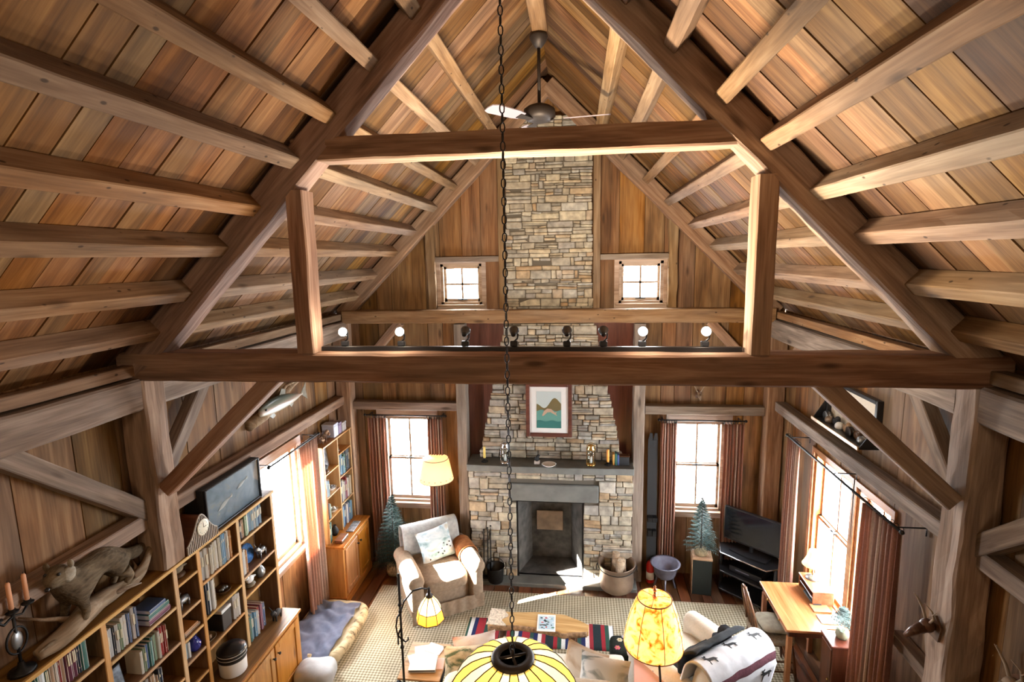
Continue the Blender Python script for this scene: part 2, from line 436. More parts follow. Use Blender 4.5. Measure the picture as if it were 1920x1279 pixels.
def boards(name, mat, mw, w0, w1, top, holes, wr, t, side, bottom=-.06):
    """boards along local X, side by side along local Y; top(y) gives the board end; holes are (y0,y1,x0,x1)"""
    mb = MB(); cuts = {w0, w1}
    for h in holes: cuts |= {h[0], h[1]}
    cuts = sorted(c for c in cuts if w0 <= c <= w1); edges = []
    for a, b in zip(cuts, cuts[1:]):
        p = a; edges.append(a)
        while b - p > wr[1] * 1.5:
            p += U(*wr); edges.append(p)
    edges.append(w1)
    for layer in (0, 1):
        es = edges if layer == 0 else cuts
        if layer == 1 and len(cuts) == 2 and callable(top): es = [w0 + (w1 - w0) * i / 24 for i in range(25)]
        elif layer == 1 and callable(top):
            es = sorted(set(cuts) | {w0 + (w1 - w0) * i / 24 for i in range(25)})
        for a, b in zip(es, es[1:]):
            ga = .0035 if layer == 0 else 0
            z0, z1 = (0, t) if layer == 0 else (t + .002, t + .03)
            if side < 0: z0, z1 = -z1, -z0
            segs = [(bottom, None)]
            m = (a + b) / 2
            for h in holes:
                if h[0] - 1e-6 <= m <= h[1] + 1e-6:
                    ns = []
                    for s0, s1 in segs:
                        e1 = s1 if s1 is not None else 99
                        if h[3] <= s0 or h[2] >= e1: ns.append((s0, s1)); continue
                        if h[2] > s0: ns.append((s0, h[2]))
                        if h[3] < e1: ns.append((h[3], s1))
                    segs = ns
            mb.r = U(.02, 1) if layer == 0 else .01
            dz = U(-.003, .003) if layer == 0 else 0
            for s0, s1 in segs:
                ta = s1 if s1 is not None else (top(a) if callable(top) else top)
                tb = s1 if s1 is not None else (top(b) if callable(top) else top)
                if max(ta, tb) - s0 < .01: continue
                aa, bb = a + ga, b - ga
                vs = [(s0, aa, z0 + dz), (s0, aa, z1 + dz), (s0, bb, z0 + dz), (s0, bb, z1 + dz), (max(ta, s0), aa, z0 + dz), (max(ta, s0), aa, z1 + dz), (max(tb, s0), bb, z0 + dz), (max(tb, s0), bb, z1 + dz)]
                mb.add(vs, [(0, 1, 3, 2), (4, 6, 7, 5), (0, 4, 5, 1), (2, 3, 7, 6), (0, 2, 6, 4), (1, 5, 7, 3)])
    return struct(mb.build(name, mat, mat_world=mw))

# roof slopes: local X runs up the slope
L = (XW + .06) * math.sqrt(2)
for sgn in (1, -1):
    ox = sgn * (XW + .06)
    mw = frame((ox, 0, RZ - abs(ox)), (-sgn, 0, 1), (0, 1, 0))
    boards('ceiling', MT['roof'], mw, YF - .05, YB + .1, L + .02, [], (.14, .30), .02, -1 if sgn > 0 else 1)

# windows: (name, wall, a0, a1, z0, z1)
WIN = {'bl': (-2.27, -1.60, .88, 2.10), 'br': (1.57, 2.20, .90, 2.10), 'ul': (-1.40, -.86, 3.61, 4.13), 'ur': (.86, 1.40, 3.61, 4.13)}
holes = [w for w in WIN.values()] + [(-.46, .46, -1, 1.16)]
boards('wall_back', MT['wall'], frame((0, YB, 0), (0, 0, 1), (1, 0, 0)), -XW, XW, lambda y: RZ - abs(y) + .01, holes, (.2, .33), .022, 1)
LW = (4.72, 5.58, .92, 2.14); RW1 = (4.98, 5.78, .72, 2.12); RW2 = (4.36, 4.90, .72, 2.12)
boards('wall_left', MT['wall'], frame((-XW, 0, 0), (0, 0, 1), (0, 1, 0)), YF, YB, RZ - XW, [LW], (.24, .4), .022, 1)
boards('wall_right', MT['wall'], frame((XW, 0, 0), (0, 0, 1), (0, 1, 0)), YF, YB, RZ - XW, [RW1, RW2], (.24, .4), .022, -1)
boards('wall_front', MT['wall'], frame((0, YF, 0), (0, 0, 1), (1, 0, 0)), -XW, XW, lambda y: RZ - abs(y) + .01, [], (.25, .4), .022, -1)
# floor boards run to the hearth
boards('floor', MT['floor'], frame((0, YF, 0), (0, 1, 0), (1, 0, 0)), -XW - .03, XW + .03, YB + .15 - YF, [], (.11, .2), .02, 1)

def window(name, mw, a0, a1, z0, z1, cols, rows, double, fmat, latch=False):
    """double hung or fixed sash; local X = along the wall, local Y = outward, local Z = up"""
    w = bpy.data.objects.new(name, None); COL.objects.link(w); w.matrix_world = mw; w['kind'] = 'structure'
    fr = MB(); t = .035
    for x0, x1, y0, y1 in ((a0, a0 + t, z0, z1), (a1 - t, a1, z0, z1), (a0, a1, z1 - t, z1), (a0, a1, z0, z0 + .03)):
        fr.box(x0, 0, y0, x1, .10, y1)
    fr.build('window_frame', fmat, w)
    sl = MB(); sl.cbox(a0 - .04, -.06, z0 - .025, a1 + .04, .05, z0, .004); sl.build('window_sill', fmat, w)
    parts = [(z0 + .03, (z0 + z1) / 2 + .015, .045), ((z0 + z1) / 2 - .015, z1 - t, .075)] if double else [(z0 + .03, z1 - t, .055)]
    for b0, b1, y in parts:
        s = MB(); q = .03; i0, i1 = a0 + t, a1 - t
        for x0, x1, c0, c1 in ((i0, i0 + q, b0, b1), (i1 - q, i1, b0, b1), (i0, i1, b0, b0 + q + .01), (i0, i1, b1 - q, b1)):
            s.box(x0, y, c0, x1, y + .03, c1)
        for k in range(1, cols):
            xm = i0 + q + (i1 - i0 - 2 * q) * k / cols; s.box(xm - .012, y + .002, b0, xm + .012, y + .026, b1)
        for k in range(1, rows):
            zm = b0 + (b1 - b0) * k / rows; s.box(i0, y + .002, zm - .012, i1, y + .026, zm + .012)
        sa = s.build('window_sash', fmat, w)
        g = MB(); g.box(i0 + .01, y + .013, b0 + .01, i1 - .01, y + .017, b1 - .01); g.build('window_pane', MT['glass'], sa)
        if latch and b0 < (z0 + z1) / 2 - .2:
            h = MB(); xm = (a0 + a1) / 2
            zz = b1 if double else b0 + .03
            h.box(xm - .06, y - .02, zz - .008, xm + .06, y, zz + .004); h.ball((xm, y - .02, zz + .004), .012, 8, 6)
            h.build('window_latch', MT['iron'], sa)
    return w
MT['wframe'] = wood('window_wood', (.20, .13, .09), (.34, .25, .19), (.48, .38, .31), rough=.5, vmin=.95, vmax=1.05, knots=False, bump=.05)
MT['wframe_r'] = wood('window_wood_red', (.28, .12, .05), (.42, .2, .09), (.55, .3, .15), rough=.45, vmin=.95, vmax=1.05, knots=False, bump=.05)
mb_ = frame((0, YB, 0), (1, 0, 0), (0, 1, 0))
window('window_1', mb_, *WIN['bl'], 2, 1, True, MT['wframe'], True)
window('window_2', mb_, *WIN['br'], 2, 1, True, MT['wframe'], True)
window('window_3', mb_, *WIN['ul'], 2, 2, False, MT['wframe'], True)
window('window_4', mb_, *WIN['ur'], 2, 2, False, MT['wframe'], True)
mr_ = frame((XW, 0, 0), (0, 1, 0), (1, 0, 0))   # left-handed twin of the back wall frame
mr_ = Matrix(((0, 1, 0, XW), (1, 0, 0, 0), (0, 0, 1, 0), (0, 0, 0, 1)))
window('window_5', mr_, *RW1, 2, 1, True, MT['wframe_r'], True)
window('window_6', mr_, *RW2, 2, 1, True, MT['wframe_r'], True)
ml_ = Matrix(((0, -1, 0, -XW), (1, 0, 0, 0), (0, 0, 1, 0), (0, 0, 0, 1)))
window('window_7', ml_, *LW, 1, 1, False, MT['wframe'], False)
# casing boards around the windows
def casing(n, mw, a0, a1, z0, z1, t, mat):
    c = MB(); d = -.022
    c.box(a0 - t, d, z0 - .06, a0, 0, z1 + t); c.box(a1, d, z0 - .06, a1 + t, 0, z1 + t); c.box(a0, d, z1, a1, 0, z1 + t); c.box(a0, d, z0 - .09, a1, 0, z0 - .025)
    struct(c.build(n, mat, mat_world=mw))
for i, (mw, w, t, m) in enumerate(((mb_, WIN['bl'], .09, 'wframe'), (mb_, WIN['br'], .09, 'wframe'), (mb_, WIN['ul'], .055, 'wframe'), (mb_, WIN['ur'], .055, 'wframe'), (mr_, RW1, .05, 'wframe_r'), (mr_, RW2, .05, 'wframe_r'), (ml_, LW, .08, 'wframe'))):
    casing('trim_%d' % (i + 1), mw, *w, t, MT[m])

# ------------------------------------------------------------------ timber frame
def timber(name, label, cat, p0, p1, w, h, mat='timber', up=(0, 0, 1), group=None, rough=.005, seed=None):
    """hewn beam along its local X; w across (local Y), h along 'up' (local Z)"""
    p0 = V(p0); p1 = V(p1); x = (p1 - p0); Ln = x.length; x.normalize(); upv = V(up); z = (upv - x * upv.dot(x)).normalized(); y = z.cross(x)
    m = Matrix((x, y, z)).transposed().to_4x4(); m.translation = p0
    mb = MB(); n = max(4, int(Ln / .13)); c = min(w, h) * .07
    ring = []
    for (sy_, sz_) in ((-1, -1), (1, -1), (1, 1), (-1, 1)):
        ring.append((sy_ * w / 2, sz_ * h / 2))
    pts = []
    for k in range(4):
        a = V(ring[k]); b = V(ring[(k + 1) % 4]); d = (b - a).normalized(); l = (b - a).length
        pts += [a + d * c, a + d * l * .5, b - d * c]
    sd = U(0, 99) if seed is None else seed; vs = []; K = len(pts)
    for i in range(n + 1):
        xx = Ln * i / n
        for p in pts:
            q = V((xx, p.x, p.y)); nn = noise.noise_vector(V((xx * 3.1 + sd, p.x * 9 + sd, p.y * 9))) * rough
            n2 = noise.noise_vector(V((xx * 11 + sd, p.x * 25, p.y * 25 + sd))) * rough * .6
            e = 0 if i in (0, n) else 1
            vs.append(q + V((0, nn.y + n2.y, nn.z + n2.z)) * (1 if e else .6))
    fs = [(i * K + k, i * K + (k + 1) % K, (i + 1) * K + (k + 1) % K, (i + 1) * K + k) for i in range(n) for k in range(K)]
    fs += [tuple(range(K))[::-1], tuple(n * K + k for k in range(K))]
    mb.add(vs, fs)
    o = mb.build(name, MT[mat], mat_world=m)
    return tag(o, label, cat, group, 'thing')

S = {1: 'right', -1: 'left'}
YT = 3.3        # front face of the middle truss
timber('tie_beam', 'long dark brown hewn tie beam spanning the room under the spotlight rail', 'beam', (-2.8, YT + .1, 3.5025), (2.8, YT + .1, 3.5025), .2, .195, rough=.007)
timber('collar_beam', 'short dark collar beam across the roof high above the spotlight rail', 'beam', (-1.42, YT + .09, 4.88), (1.42, YT + .09, 4.88), .17, .14, rough=.006)
r2 = math.sqrt(.5)
for s in (1, -1):
    timber('principal_rafter', 'hewn rafter of the middle truss climbing the %s roof slope over the collar beam' % S[s], 'rafter', (s * 2.74, YT + .09, 6.2 - 2.74), (0.0, YT + .09, 6.2), .18, .2, up=(-s, 0, -1), rough=.01, group='rafters of the middle truss')
    timber('queen_post', 'upright post on the tie beam under the %s rafter' % S[s], 'post', (s * 1.422, YT + .075, 3.6), (s * 1.422, YT + .075, 4.64), .15, .118, up=(1, 0, 0), rough=.005, group='posts on the tie beam')
    timber('wall_post', 'thick hewn post carrying the %s end of the tie beam' % S[s], 'post', (s * 2.725, YT + .1, 0 if s > 0 else 1.99), (s * 2.725, YT + .1, 3.405), .2, .21, up=(1, 0, 0), rough=.012 if s < 0 else .016, group='wall posts', mat='timber')
    timber('knee_brace', 'dark diagonal brace from the %s wall post up to the tie beam' % S[s], 'brace', (s * 2.60, YT + .09, 2.69 if s > 0 else 2.59), (1.79 if s > 0 else -1.68, YT + .09, 3.44), .11, .112, up=(s, 0, 1), rough=.004, group='braces under the tie beam')
    for bay, y0, y1 in (('far', 3.5, 6.66), ('near', YF, 3.3)):
        w = 'beyond' if bay == 'far' else 'on this side of'
        timber('wall_plate', 'heavy wall plate along the top of the %s wall %s its post' % (S[s], w), 'beam', (s * 2.735, y0, 3.31), (s * 2.735, y1, 3.31), .2, .22, mat='timber_grey', group='wall plates')
        timber('eave_board', 'thin board lying over the %s wall plate %s the truss' % (S[s], w), 'board', (s * 2.72, y0 + .02, 3.475), (s * 2.72, y1, 3.475), .09, .08, mat='purlin', group='eave boards', rough=.003)
        timber('wall_girt', 'horizontal rail halfway up the %s wall %s the post' % (S[s], w), 'beam', (s * 2.785, y0, 2.365), (s * 2.785, y1, 2.365), .125, .115, mat='timber' if s < 0 else 'timber_grey', group='wall rails', rough=.003)
    timber('wall_brace', 'grey brace against the %s wall from post up to plate, beyond the post' % S[s], 'brace', (s * 2.76, 3.48, 2.56), (s * 2.76, 4.05, 3.22), .1, .11, mat='timber_grey', up=(0, -1, 1), group='wall braces')
    timber('wall_brace', 'grey brace against the %s wall from post up to plate, this side of the post' % S[s], 'brace', (s * 2.76, 3.34, 2.42), (s * 2.76, 2.35, 3.26), .1, .12, mat='timber_grey', up=(0, 1, 1), group='wall braces')
    timber('corner_post', 'square post in the far %s corner of the room' % S[s], 'post', (s * 2.735, 6.74, 0), (s * 2.735, 6.74, 3.38), .18, .2, up=(1, 0, 0), group='corner posts', rough=.004)
    timber('chimney_post', 'weathered grey post standing at the %s side of the fireplace' % S[s], 'post', (s * 1.12 - .01, 6.69, 0), (s * 1.12 - .01, 6.69, 3.38), .18, .135, mat='timber_grey', up=(1, 0, 0), rough=.008, group='chimney posts')
    timber('window_lintel', 'long board rail over the %s lower back window' % S[s], 'beam', (s * 1.2, 6.78, 2.275), (s * 2.63, 6.78, 2.275), .13, .11, mat='timber_grey', group='rails over the lower back windows', rough=.003)
    timber('back_rafter', 'hewn rafter against the back gable on the %s slope' % S[s], 'rafter', (s * 2.70, 6.76, 6.2 - 2.70), (0, 6.76, 6.2), .15, .19, up=(-s, 0, -1), group='rafters on the back gable', rough=.008)
    timber('gable_stud', 'narrow stud beside the chimney, next to the %s small window' % S[s], 'post', (s * .585, 6.8, 3.56), (s * .585, 6.8, 5.5), .09, .085, up=(1, 0, 0), mat='purlin', group='studs beside the chimney', rough=.003)
    timber('gable_stud', 'crooked stud on the outer side of the %s small window' % S[s], 'post', (s * 1.50, 6.8, 3.56), (s * 1.50, 6.8, 4.62), .09, .11, up=(1, 0, 0), mat='purlin', group='studs outside the small windows', rough=.012)
    timber('small_lintel', 'thin grey lintel board over the %s small window' % S[s], 'board', (s * .63, 6.81, 4.185), (s * 1.45, 6.81, 4.185), .07, .07, mat='timber_grey', group='lintels over the small windows', rough=.003)
    timber('gable_brace', 'dark diagonal brace from the far %s corner post up to the gable girt' % S[s], 'brace', (s * 2.66, 6.78, 2.62), (s * 1.95, 6.78, 3.39), .08, .11, up=(s, 0, 1), group='braces under the gable girt', mat='timber')
    timber('corner_brace', 'short brace on the %s wall from the far corner post to the wall plate' % S[s], 'brace', (s * 2.78, 6.66, 2.72), (s * 2.78, 6.1, 3.22), .08, .1, up=(0, 1, 1), group='short braces at the far corners', mat='timber')
timber('gable_girt', 'hewn girt crossing the back wall in front of the chimney, under the small windows', 'beam', (-2.66, 6.68, 3.475), (2.66, 6.68, 3.475), .15, .165, mat='purlin', rough=.009)
timber('ridge_beam', 'pale boxed ridge beam running along the roof peak', 'beam', (.03, YF, 6.14), (.03, 5.02, 6.14), .13, .14, mat='purlin', rough=.002)
timber('dado_rail', 'narrow grey rail low on the right wall beside the near curtain', 'beam', (2.79, 3.5, 1.27), (2.79, 4.08, 1.27), .1, .09, mat='timber_grey', rough=.003)
# purlins: eight rows on each slope, in two bays
PX = [.61, .88, 1.165, 1.42, 1.70, 1.95, 2.235, 2.50]
ORD = ['highest', 'second from the ridge', 'third from the ridge', 'fourth from the ridge', 'fourth up from the eave', 'third up from the eave', 'second up from the eave', 'lowest']
for s in (1, -1):
    for bay, y0, y1 in (('far', YT + .16, 6.69), ('near', YF, YT + .02)):
        for k, x in enumerate(PX):
            # lower edge on the plane z = 6.18-|x|
            cx_, cz_ = x - .032 + .045, 6.18 - x + .032 + .045
            timber('purlin', 'bare wooden purlin, %s roof slope, %s, %s' % (S[s], ORD[k], 'beyond the middle truss' if bay == 'far' else 'this side of the truss'),
                   'purlin', (s * cx_, y0, cz_), (s * cx_, y1, cz_), .09, .125, mat='purlin', up=(-s, 0, -1), group='purlins of the %s bay' % bay, rough=.0035)
# ------------------------------------------------------------------ fireplace
def courses(mb, zlo, zhi, xl, xr, yf, hr, wr, depth, holes=(), amp=.014):
    """dry-laid ledge stones facing the viewer; xl(z), xr(z) give the edges of the face"""
    z = zlo
    while z < zhi - .015:
        h = min(U(*hr), zhi - z)
        if zhi - z - h < .02: h = zhi - z
        m = z + h / 2
        spans = [(xl(m) + U(-.012, .012), xr(m) + U(-.012, .012))]
        for hx0, hx1, hz0, hz1 in holes:
            if z < hz1 - .01 and z + h > hz0 + .01:
                ns = []
                for a, b in spans:
                    if hx0 > a: ns.append((a, min(b, hx0)))
                    if hx1 < b: ns.append((max(a, hx1), b))
                spans = ns
        for a, b in spans:
            x = a
            while x < b - .01:
                w = U(*wr)
                if random.random() < .2: w *= .5
                if b - x - w < wr[0] * .6: w = b - x
                g = U(.002, .005); d = U(-amp, amp)
                lay = random.choice((1, 1, 2, 2, 3)) if h > .075 else random.choice((1, 1, 1, 2)) if h > .05 else 1
                if w < .07: lay = min(lay, 1)
                fr = sorted([0] + [min(.85, max(.15, (q + 1) / lay + U(-.12, .12))) for q in range(lay - 1)] + [1])
                for q in range(lay):
                    z0 = z + h * fr[q] + g * .6; z1 = z + h * fr[q + 1] - g * .6; d = U(-amp, amp); mb.r = U(.01, 1)
                    cutw = w * U(.35, .65) if lay > 1 and w > .2 and random.random() < .5 else 0
                    if cutw:
                        mb.cbox(x + g, yf + d, z0, x + cutw - g, yf + depth, z1, .009); mb.r = U(.01, 1); d = U(-amp, amp)
                        mb.cbox(x + cutw + g, yf + d, z0, x + w - g, yf + depth, z1, .009)
                    else: mb.cbox(x + g, yf + d, z0, x + w - g, yf + depth, z1, .009)
                x += w
        z += h
    mb.jitter(.009, 12)

fp = thing('stone_fireplace', 'stone fireplace and tapering chimney rising to the roof peak on the back wall', 'fireplace', (0, 6.6, 0))
OX, OZ = .43, 1.11
FY = 6.5 - 6.6
lo = MB()
courses(lo, 0.05, 1.53, lambda z: -1.04, lambda z: 1.04, FY, (.07, .15), (.1, .36), .1, holes=[(-OX, OX, 0, OZ), (-.5, .62, OZ, 1.34)])
lo.build('stone_surround', MT['stone'], fp)
co = MB(); co.box(-1.03, FY + .03, 0.0, -OX - .01, .22, 1.53); co.box(OX + .01, FY + .03, 0.0, 1.03, .22, 1.53); co.box(-OX - .01, FY + .03, OZ, OX + .01, .22, 1.53)
co.build('mortar_core', MT['mortar'], fp)
li = MB(); li.cbox(-.5, FY - .012, OZ, .62, FY + .1, 1.34, .012); li.jitter(.006, 5); li.build('lintel_stone', MT['slate'], fp)
hd = lambda z: .92 - (z - 1.6) * .19 if z < 2.65 else (.72 - (z - 2.65) * .215 if z < 3.4 else .545)
up_ = MB()
CY0 = 6.66 - 6.6
courses(up_, 1.62, 3.38, lambda z: -hd(z), hd, CY0, (.05, .12), (.09, .34), .1)
up2 = MB()
courses(up2, 3.36, 5.85, lambda z: -.535, lambda z: .535, 6.735 - 6.6, (.045, .12), (.08, .34), .08)
up_.v += up2.v; 
off = len(up_.v) - len(up2.v)
up_.f += [[i + off for i in f] for f in up2.f]; up_.mi += up2.mi; up_.rn += up2.rn; up_.sm += up2.sm
up_.build('chimney_stack', MT['stone'], fp)
cm = MB()
for z0, z1 in ((1.62, 1.95), (1.95, 2.3), (2.3, 2.65), (2.65, 3.0), (3.0, 3.38)):
    a, b = hd(z0) - .02, hd(z1) - .02
    cm.add([(-a, CY0 + .03, z0), (a, CY0 + .03, z0), (a, .22, z0), (-a, .22, z0), (-b, CY0 + .03, z1), (b, CY0 + .03, z1), (b, .22, z1), (-b, .22, z1)], [(0, 1, 2, 3), (4, 5, 6, 7), (0, 1, 5, 4), (1, 2, 6, 5), (2, 3, 7, 6), (3, 0, 4, 7)])
cm.box(-.52, .15, 3.38, .52, .24, 5.84)
cm.build('chimney_core', MT['mortar'], fp)
ms = MB()
n = 26; poly = [(-1.045, .2), (-1.045, -.16)]
for i in range(n + 1):
    x = -1.04 + 2.08 * i / n
    poly.append((x, -.185 - .035 * math.cos(x * 1.2) + noise.noise(V((x * 3, 1, 2))) * .02))
poly += [(1.045, -.16), (1.045, .2)]
ms.prism(poly, 1.53, 1.615); ms.build('mantel_shelf', MT['slate'], fp, bev=.008)
# firebox with splayed sides
fb = MB()
yb_ = 7.02 - 6.6; xb_ = .27; fy = FY + .06
fb.add([(-OX, fy, .05), (OX, fy, .05), (xb_, yb_, .05), (-xb_, yb_, .05), (-OX, fy, OZ), (OX, fy, OZ), (xb_, yb_ - .1, OZ + .05), (-xb_, yb_ - .1, OZ + .05)], [(0, 1, 2, 3), (3, 2, 6, 7), (0, 3, 7, 4), (1, 5, 6, 2), (4, 7, 6, 5)])
fb.box(-.5, yb_ + .02, 0, .5, yb_ + .05, 1.25); fb.box(-.5, .2, -.02, -.46, yb_ + .03, 1.25); fb.box(.46, .2, -.02, .5, yb_ + .03, 1.25); fb.box(-.5, .2, 1.2, .5, yb_ + .05, 1.25); fb.box(-.5, .2, -.03, .5, yb_ + .05, 0)
fb.build('firebox', MT['brick'], fp)
pl_ = MB(); pl_.cbox(-.2, yb_ - .10, .50, .16, yb_ - .085, .78, .006); lab(pl_.build('fireback_plate', plain('rusty_plate', (.24, .17, .12), .6, metal=.3, var=.3), fp), 'rusty brown plate at the back of the firebox')
fr_ = MB()
for a in ((-OX, OX, OZ - .02, OZ),): fr_.box(a[0], FY + .02, a[2], a[1], FY + .05, a[3])
fr_.box(-OX, FY + .02, .05, -OX + .02, FY + .05, OZ); fr_.box(OX - .02, FY + .02, .05, OX, FY + .05, OZ); fr_.build('opening_frame', MT['iron'], fp)
hs = MB(); hs.cbox(-.90, -.24, -.015, 1.1, .0, .05, .01); hs.build('hearth_slab', MT['slate'], fp)
# wooden cheek boards filling in beside the chimney are part of the wall
for s in (1, -1):
    b = MB(); b.r = .4
    m = frame((0, 6.78, 0), (0, 0, 1), (1, 0, 0))
    b.add([(1.6, s * .85, 0), (1.6, s * 1.06, 0), (3.38, s * 1.06, 0), (3.38, s * .5, 0), (1.6, s * .85, .03), (1.6, s * 1.06, .03), (3.38, s * 1.06, .03), (3.38, s * .5, .03)], [(0, 1, 2, 3), (4, 5, 6, 7), (0, 1, 5, 4), (1, 2, 6, 5), (2, 3, 7, 6), (3, 0, 4, 7)])
    struct(b.build('trim_%d' % (8 if s > 0 else 9), MT['mahogany'], mat_world=m))

# ------------------------------------------------------------------ things on the mantel (top at 1.615)
def candle(name, label, x, y, z, r, h, mat, group=None, holder=None):
    c = thing(name, label, 'candle', (x, y, z), 0, group)
    m = MB(); m.smooth = True; m.lathe([(r, 0), (r, h - .01), (r * .6, h), (0, h)], 12); m.build('wax', mat, c)
    m = MB(); m.tube([(0, 0, h - .002), (.001, 0, h + .012)], .0015, 5); m.build('wick', MT['blackmatte'], c)
    return c
MZ = 1.617
MT['wax_y'] = plain('yellow_wax', (.75, .55, .15), .5); MT['wax_o'] = plain('orange_wax', (.85, .38, .08), .5); MT['wax_p'] = plain('salmon_wax', (.80, .40, .22), .55)
def candlestick(label, x, y, z, h, mat):
    c = thing('candle_holder', label, 'candle holder', (x, y, z))
    m = MB(); m.smooth = True; m.lathe([(.045, 0), (.045, .008), (.012, .02), (.01, h - .02), (.022, h - .012), (.022, h)], 14); m.build('stem', mat, c); return c
candlestick('black candle holder at the end of the mantel away from the bucket', -.83, 6.52, MZ, .05, MT['iron'])
candle('pillar_candle', 'yellow candle in a black holder on the mantel', -.83, 6.52, MZ + .05, .017, .15, MT['wax_y'])
candlestick('dark candle holder on the mantel beside the brass lantern', .73, 6.52, MZ, .04, MT['iron'])
candle('pillar_candle', 'bright orange candle on the mantel beside the brass lantern', .73, 6.52, MZ + .04, .018, .16, MT['wax_o'])
def clear_glass():
    m, nt, n, l = newmat('clear_glass'); o = N(nt, 'ShaderNodeOutputMaterial'); t = N(nt, 'ShaderNodeBsdfTransparent'); g = N(nt, 'ShaderNodeBsdfGlossy')
    t.inputs[0].default_value = (.86, .9, .88, 1); g.inputs['Roughness'].default_value = .05
    mx = N(nt, 'ShaderNodeMixShader'); mx.inputs[0].default_value = .16
    l.new(t.outputs[0], mx.inputs[1]); l.new(g.outputs[0], mx.inputs[2]); l.new(mx.outputs[0], o.inputs[0]); return m
MT['clear'] = clear_glass()
def lantern(label, x, y, metal):
    c = thing('lantern', label, 'lantern', (x, y, MZ))
    m = MB(); m.smooth = True; m.lathe([(.062, 0), (.062, .012), (.05, .03)], 16); m.build('base', metal, c)
    m = MB(); m.smooth = True; m.lathe([(.047, .03), (.055, .08), (.053, .17), (.047, .2)], 16); m.build('glass_chimney', MT['clear'], c)
    m = MB(); m.smooth = True; m.lathe([(.058, .2), (.06, .215), (.04, .24), (.046, .25), (.02, .27), (.0, .275)], 16)
    m.tube([(.055 * math.cos(t), 0, .235 + .055 * math.sin(t)) for t in [PI * i / 10 for i in range(11)]], .003, 6); m.build('cap', metal, c)
    m = MB()
    for k in range(4):
        t = k * PI / 2 + .5; m.tube([(.06 * math.cos(t), .06 * math.sin(t), .01), (.06 * math.cos(t), .06 * math.sin(t), .21)], .003, 5)
    m.build('guard', metal, c)
    m = MB(); m.smooth = True; m.lathe([(.016, .03), (.016, .11), (0, .112)], 10); m.build('candle', MT['paper'], c)
    return c
lantern('steel glass lantern on the mantel beside the yellow candle', -.56, 6.5, MT['steel'])
lantern('brass glass lantern on the mantel beside the orange candle', .52, 6.5, MT['brass'])
c = thing('figurine', 'small dark figurine with white base on the middle of the mantel', 'figurine', (-.155, 6.5, MZ))
m = MB(); m.cbox(-.035, -.03, 0, .035, .03, .035); m.build('base', MT['white'], c)
m = MB(); m.smooth = True; m.ball((0, 0, .065), (.03, .022, .036), 10, 8); m.ball((.02, -.005, .105), (.018, .016, .018), 8, 6); m.tube([(-.02, 0, .06), (-.04, 0, .09)], [.008, .003], 6); m.build('body', MT['blackmatte'], c)
m = MB(); m.smooth = True; m.lathe([(.0, .004), (.06, .006), (.085, .022), (.09, .028), (.083, .027), (.06, .013), (0, .011)], 20)
o = m.build('dish', MT['white'], loc=(.0, 6.43, MZ)); tag(o, 'white shallow dish lying on the middle of the mantel', 'dish')
c = thing('mantel_box', 'dark box at the end of the mantel above the bucket', 'box', (.93, 6.55, MZ))
m = MB(); m.cbox(-.06, -.04, 0, .06, .04, .11); m.build('body', MT['blackmatte'], c); m = MB(); m.cbox(-.065, -.045, .11, .065, .045, .125); m.build('lid', MT['chairwood'], c)
for i, (x, col, h) in enumerate(((.80, (.45, .25, .06), .14), (.83, (.03, .12, .1), .15), (.857, (.05, .08, .2), .135))):
    m = MB(); m.cbox(-.012, -.05, 0, .012, .05, h, .003)
    o = m.build('book', MT['book'], loc=(x, 6.56, MZ)); o.color = (*col, 1)
    tag(o, '%s book standing on the mantel between orange candle and dark box' % ('ochre', 'dark green', 'navy')[i], 'book', 'books on the mantel')

# picture hung on the chimney
c = thing('framed_picture', 'framed picture of a leaping fish over green water, hung on the chimney', 'picture', (-.005, 6.60, 2.29))
FWx, FH = .29, .35
m = MB()
for x0, z0, x1, z1 in ((-FWx, -FH, -FWx + .05, FH), (FWx - .05, -FH, FWx, FH), (-FWx + .05, -FH, FWx - .05, -FH + .05), (-FWx + .05, FH - .05, FWx - .05, FH)): m.cbox(x0, -.018, z0, x1, .02, z1, .006)
m.build('frame', MT['mahogany'], c)
m = MB(); m.box(-FWx + .04, -.002, -FH + .04, FWx - .04, .01, FH - .04); m.build('mat_board', MT['paper'], c)
m = MB(); a, b0, b1 = .155, -.235, .24
def strip(z0f, z1f, y):
    n = 14
    for i in range(n):
        x0 = -a + 2 * a * i / n; x1 = -a + 2 * a * (i + 1) / n
        m.add([(x0, y, z0f(x0)), (x1, y, z0f(x1)), (x1, y, z1f(x1)), (x0, y, z1f(x0))], [(0, 1, 2, 3)])
m.m = 0; strip(lambda x: b0, lambda x: b1, -.004)
m.m = 1; strip(lambda x: b0, lambda x: .05 + .09 * math.exp(-((x - .1) / .09) ** 2) + .03 * math.sin(x * 30), -.005)
m.m = 2; strip(lambda x: b0, lambda x: -.005 + .01 * math.sin(x * 50), -.006)
m.m = 3; strip(lambda x: b0, lambda x: -.14 + .008 * math.sin(x * 40), -.007)
m.m = 4
arc = [(-.085, -.065), (-.06, -.01), (-.02, .02), (.03, .015), (.075, -.03), (.1, -.02), (.09, -.045), (.105, -.075), (.06, -.05), (.02, -.025), (-.02, -.03), (-.05, -.06), (-.08, -.08)]
m.prism(arc, -.009, -.0085, Matrix(((1, 0, 0, 0), (0, 0, 1, 0), (0, 1, 0, 0), (0, 0, 0, 1))))
m.build('painting', [plain('p_sky', (.55, .62, .60)), plain('p_hill', (.17, .13, .05)), plain('p_water', (.12, .32, .27)), plain('p_deep', (.03, .17, .15)), plain('p_fish', (.52, .36, .25))], c)
m = MB(); m.box(-FWx + .045, -.011, -FH + .045, FWx - .045, -.0105, FH - .045); m.build('glazing', MT['glass'], c)

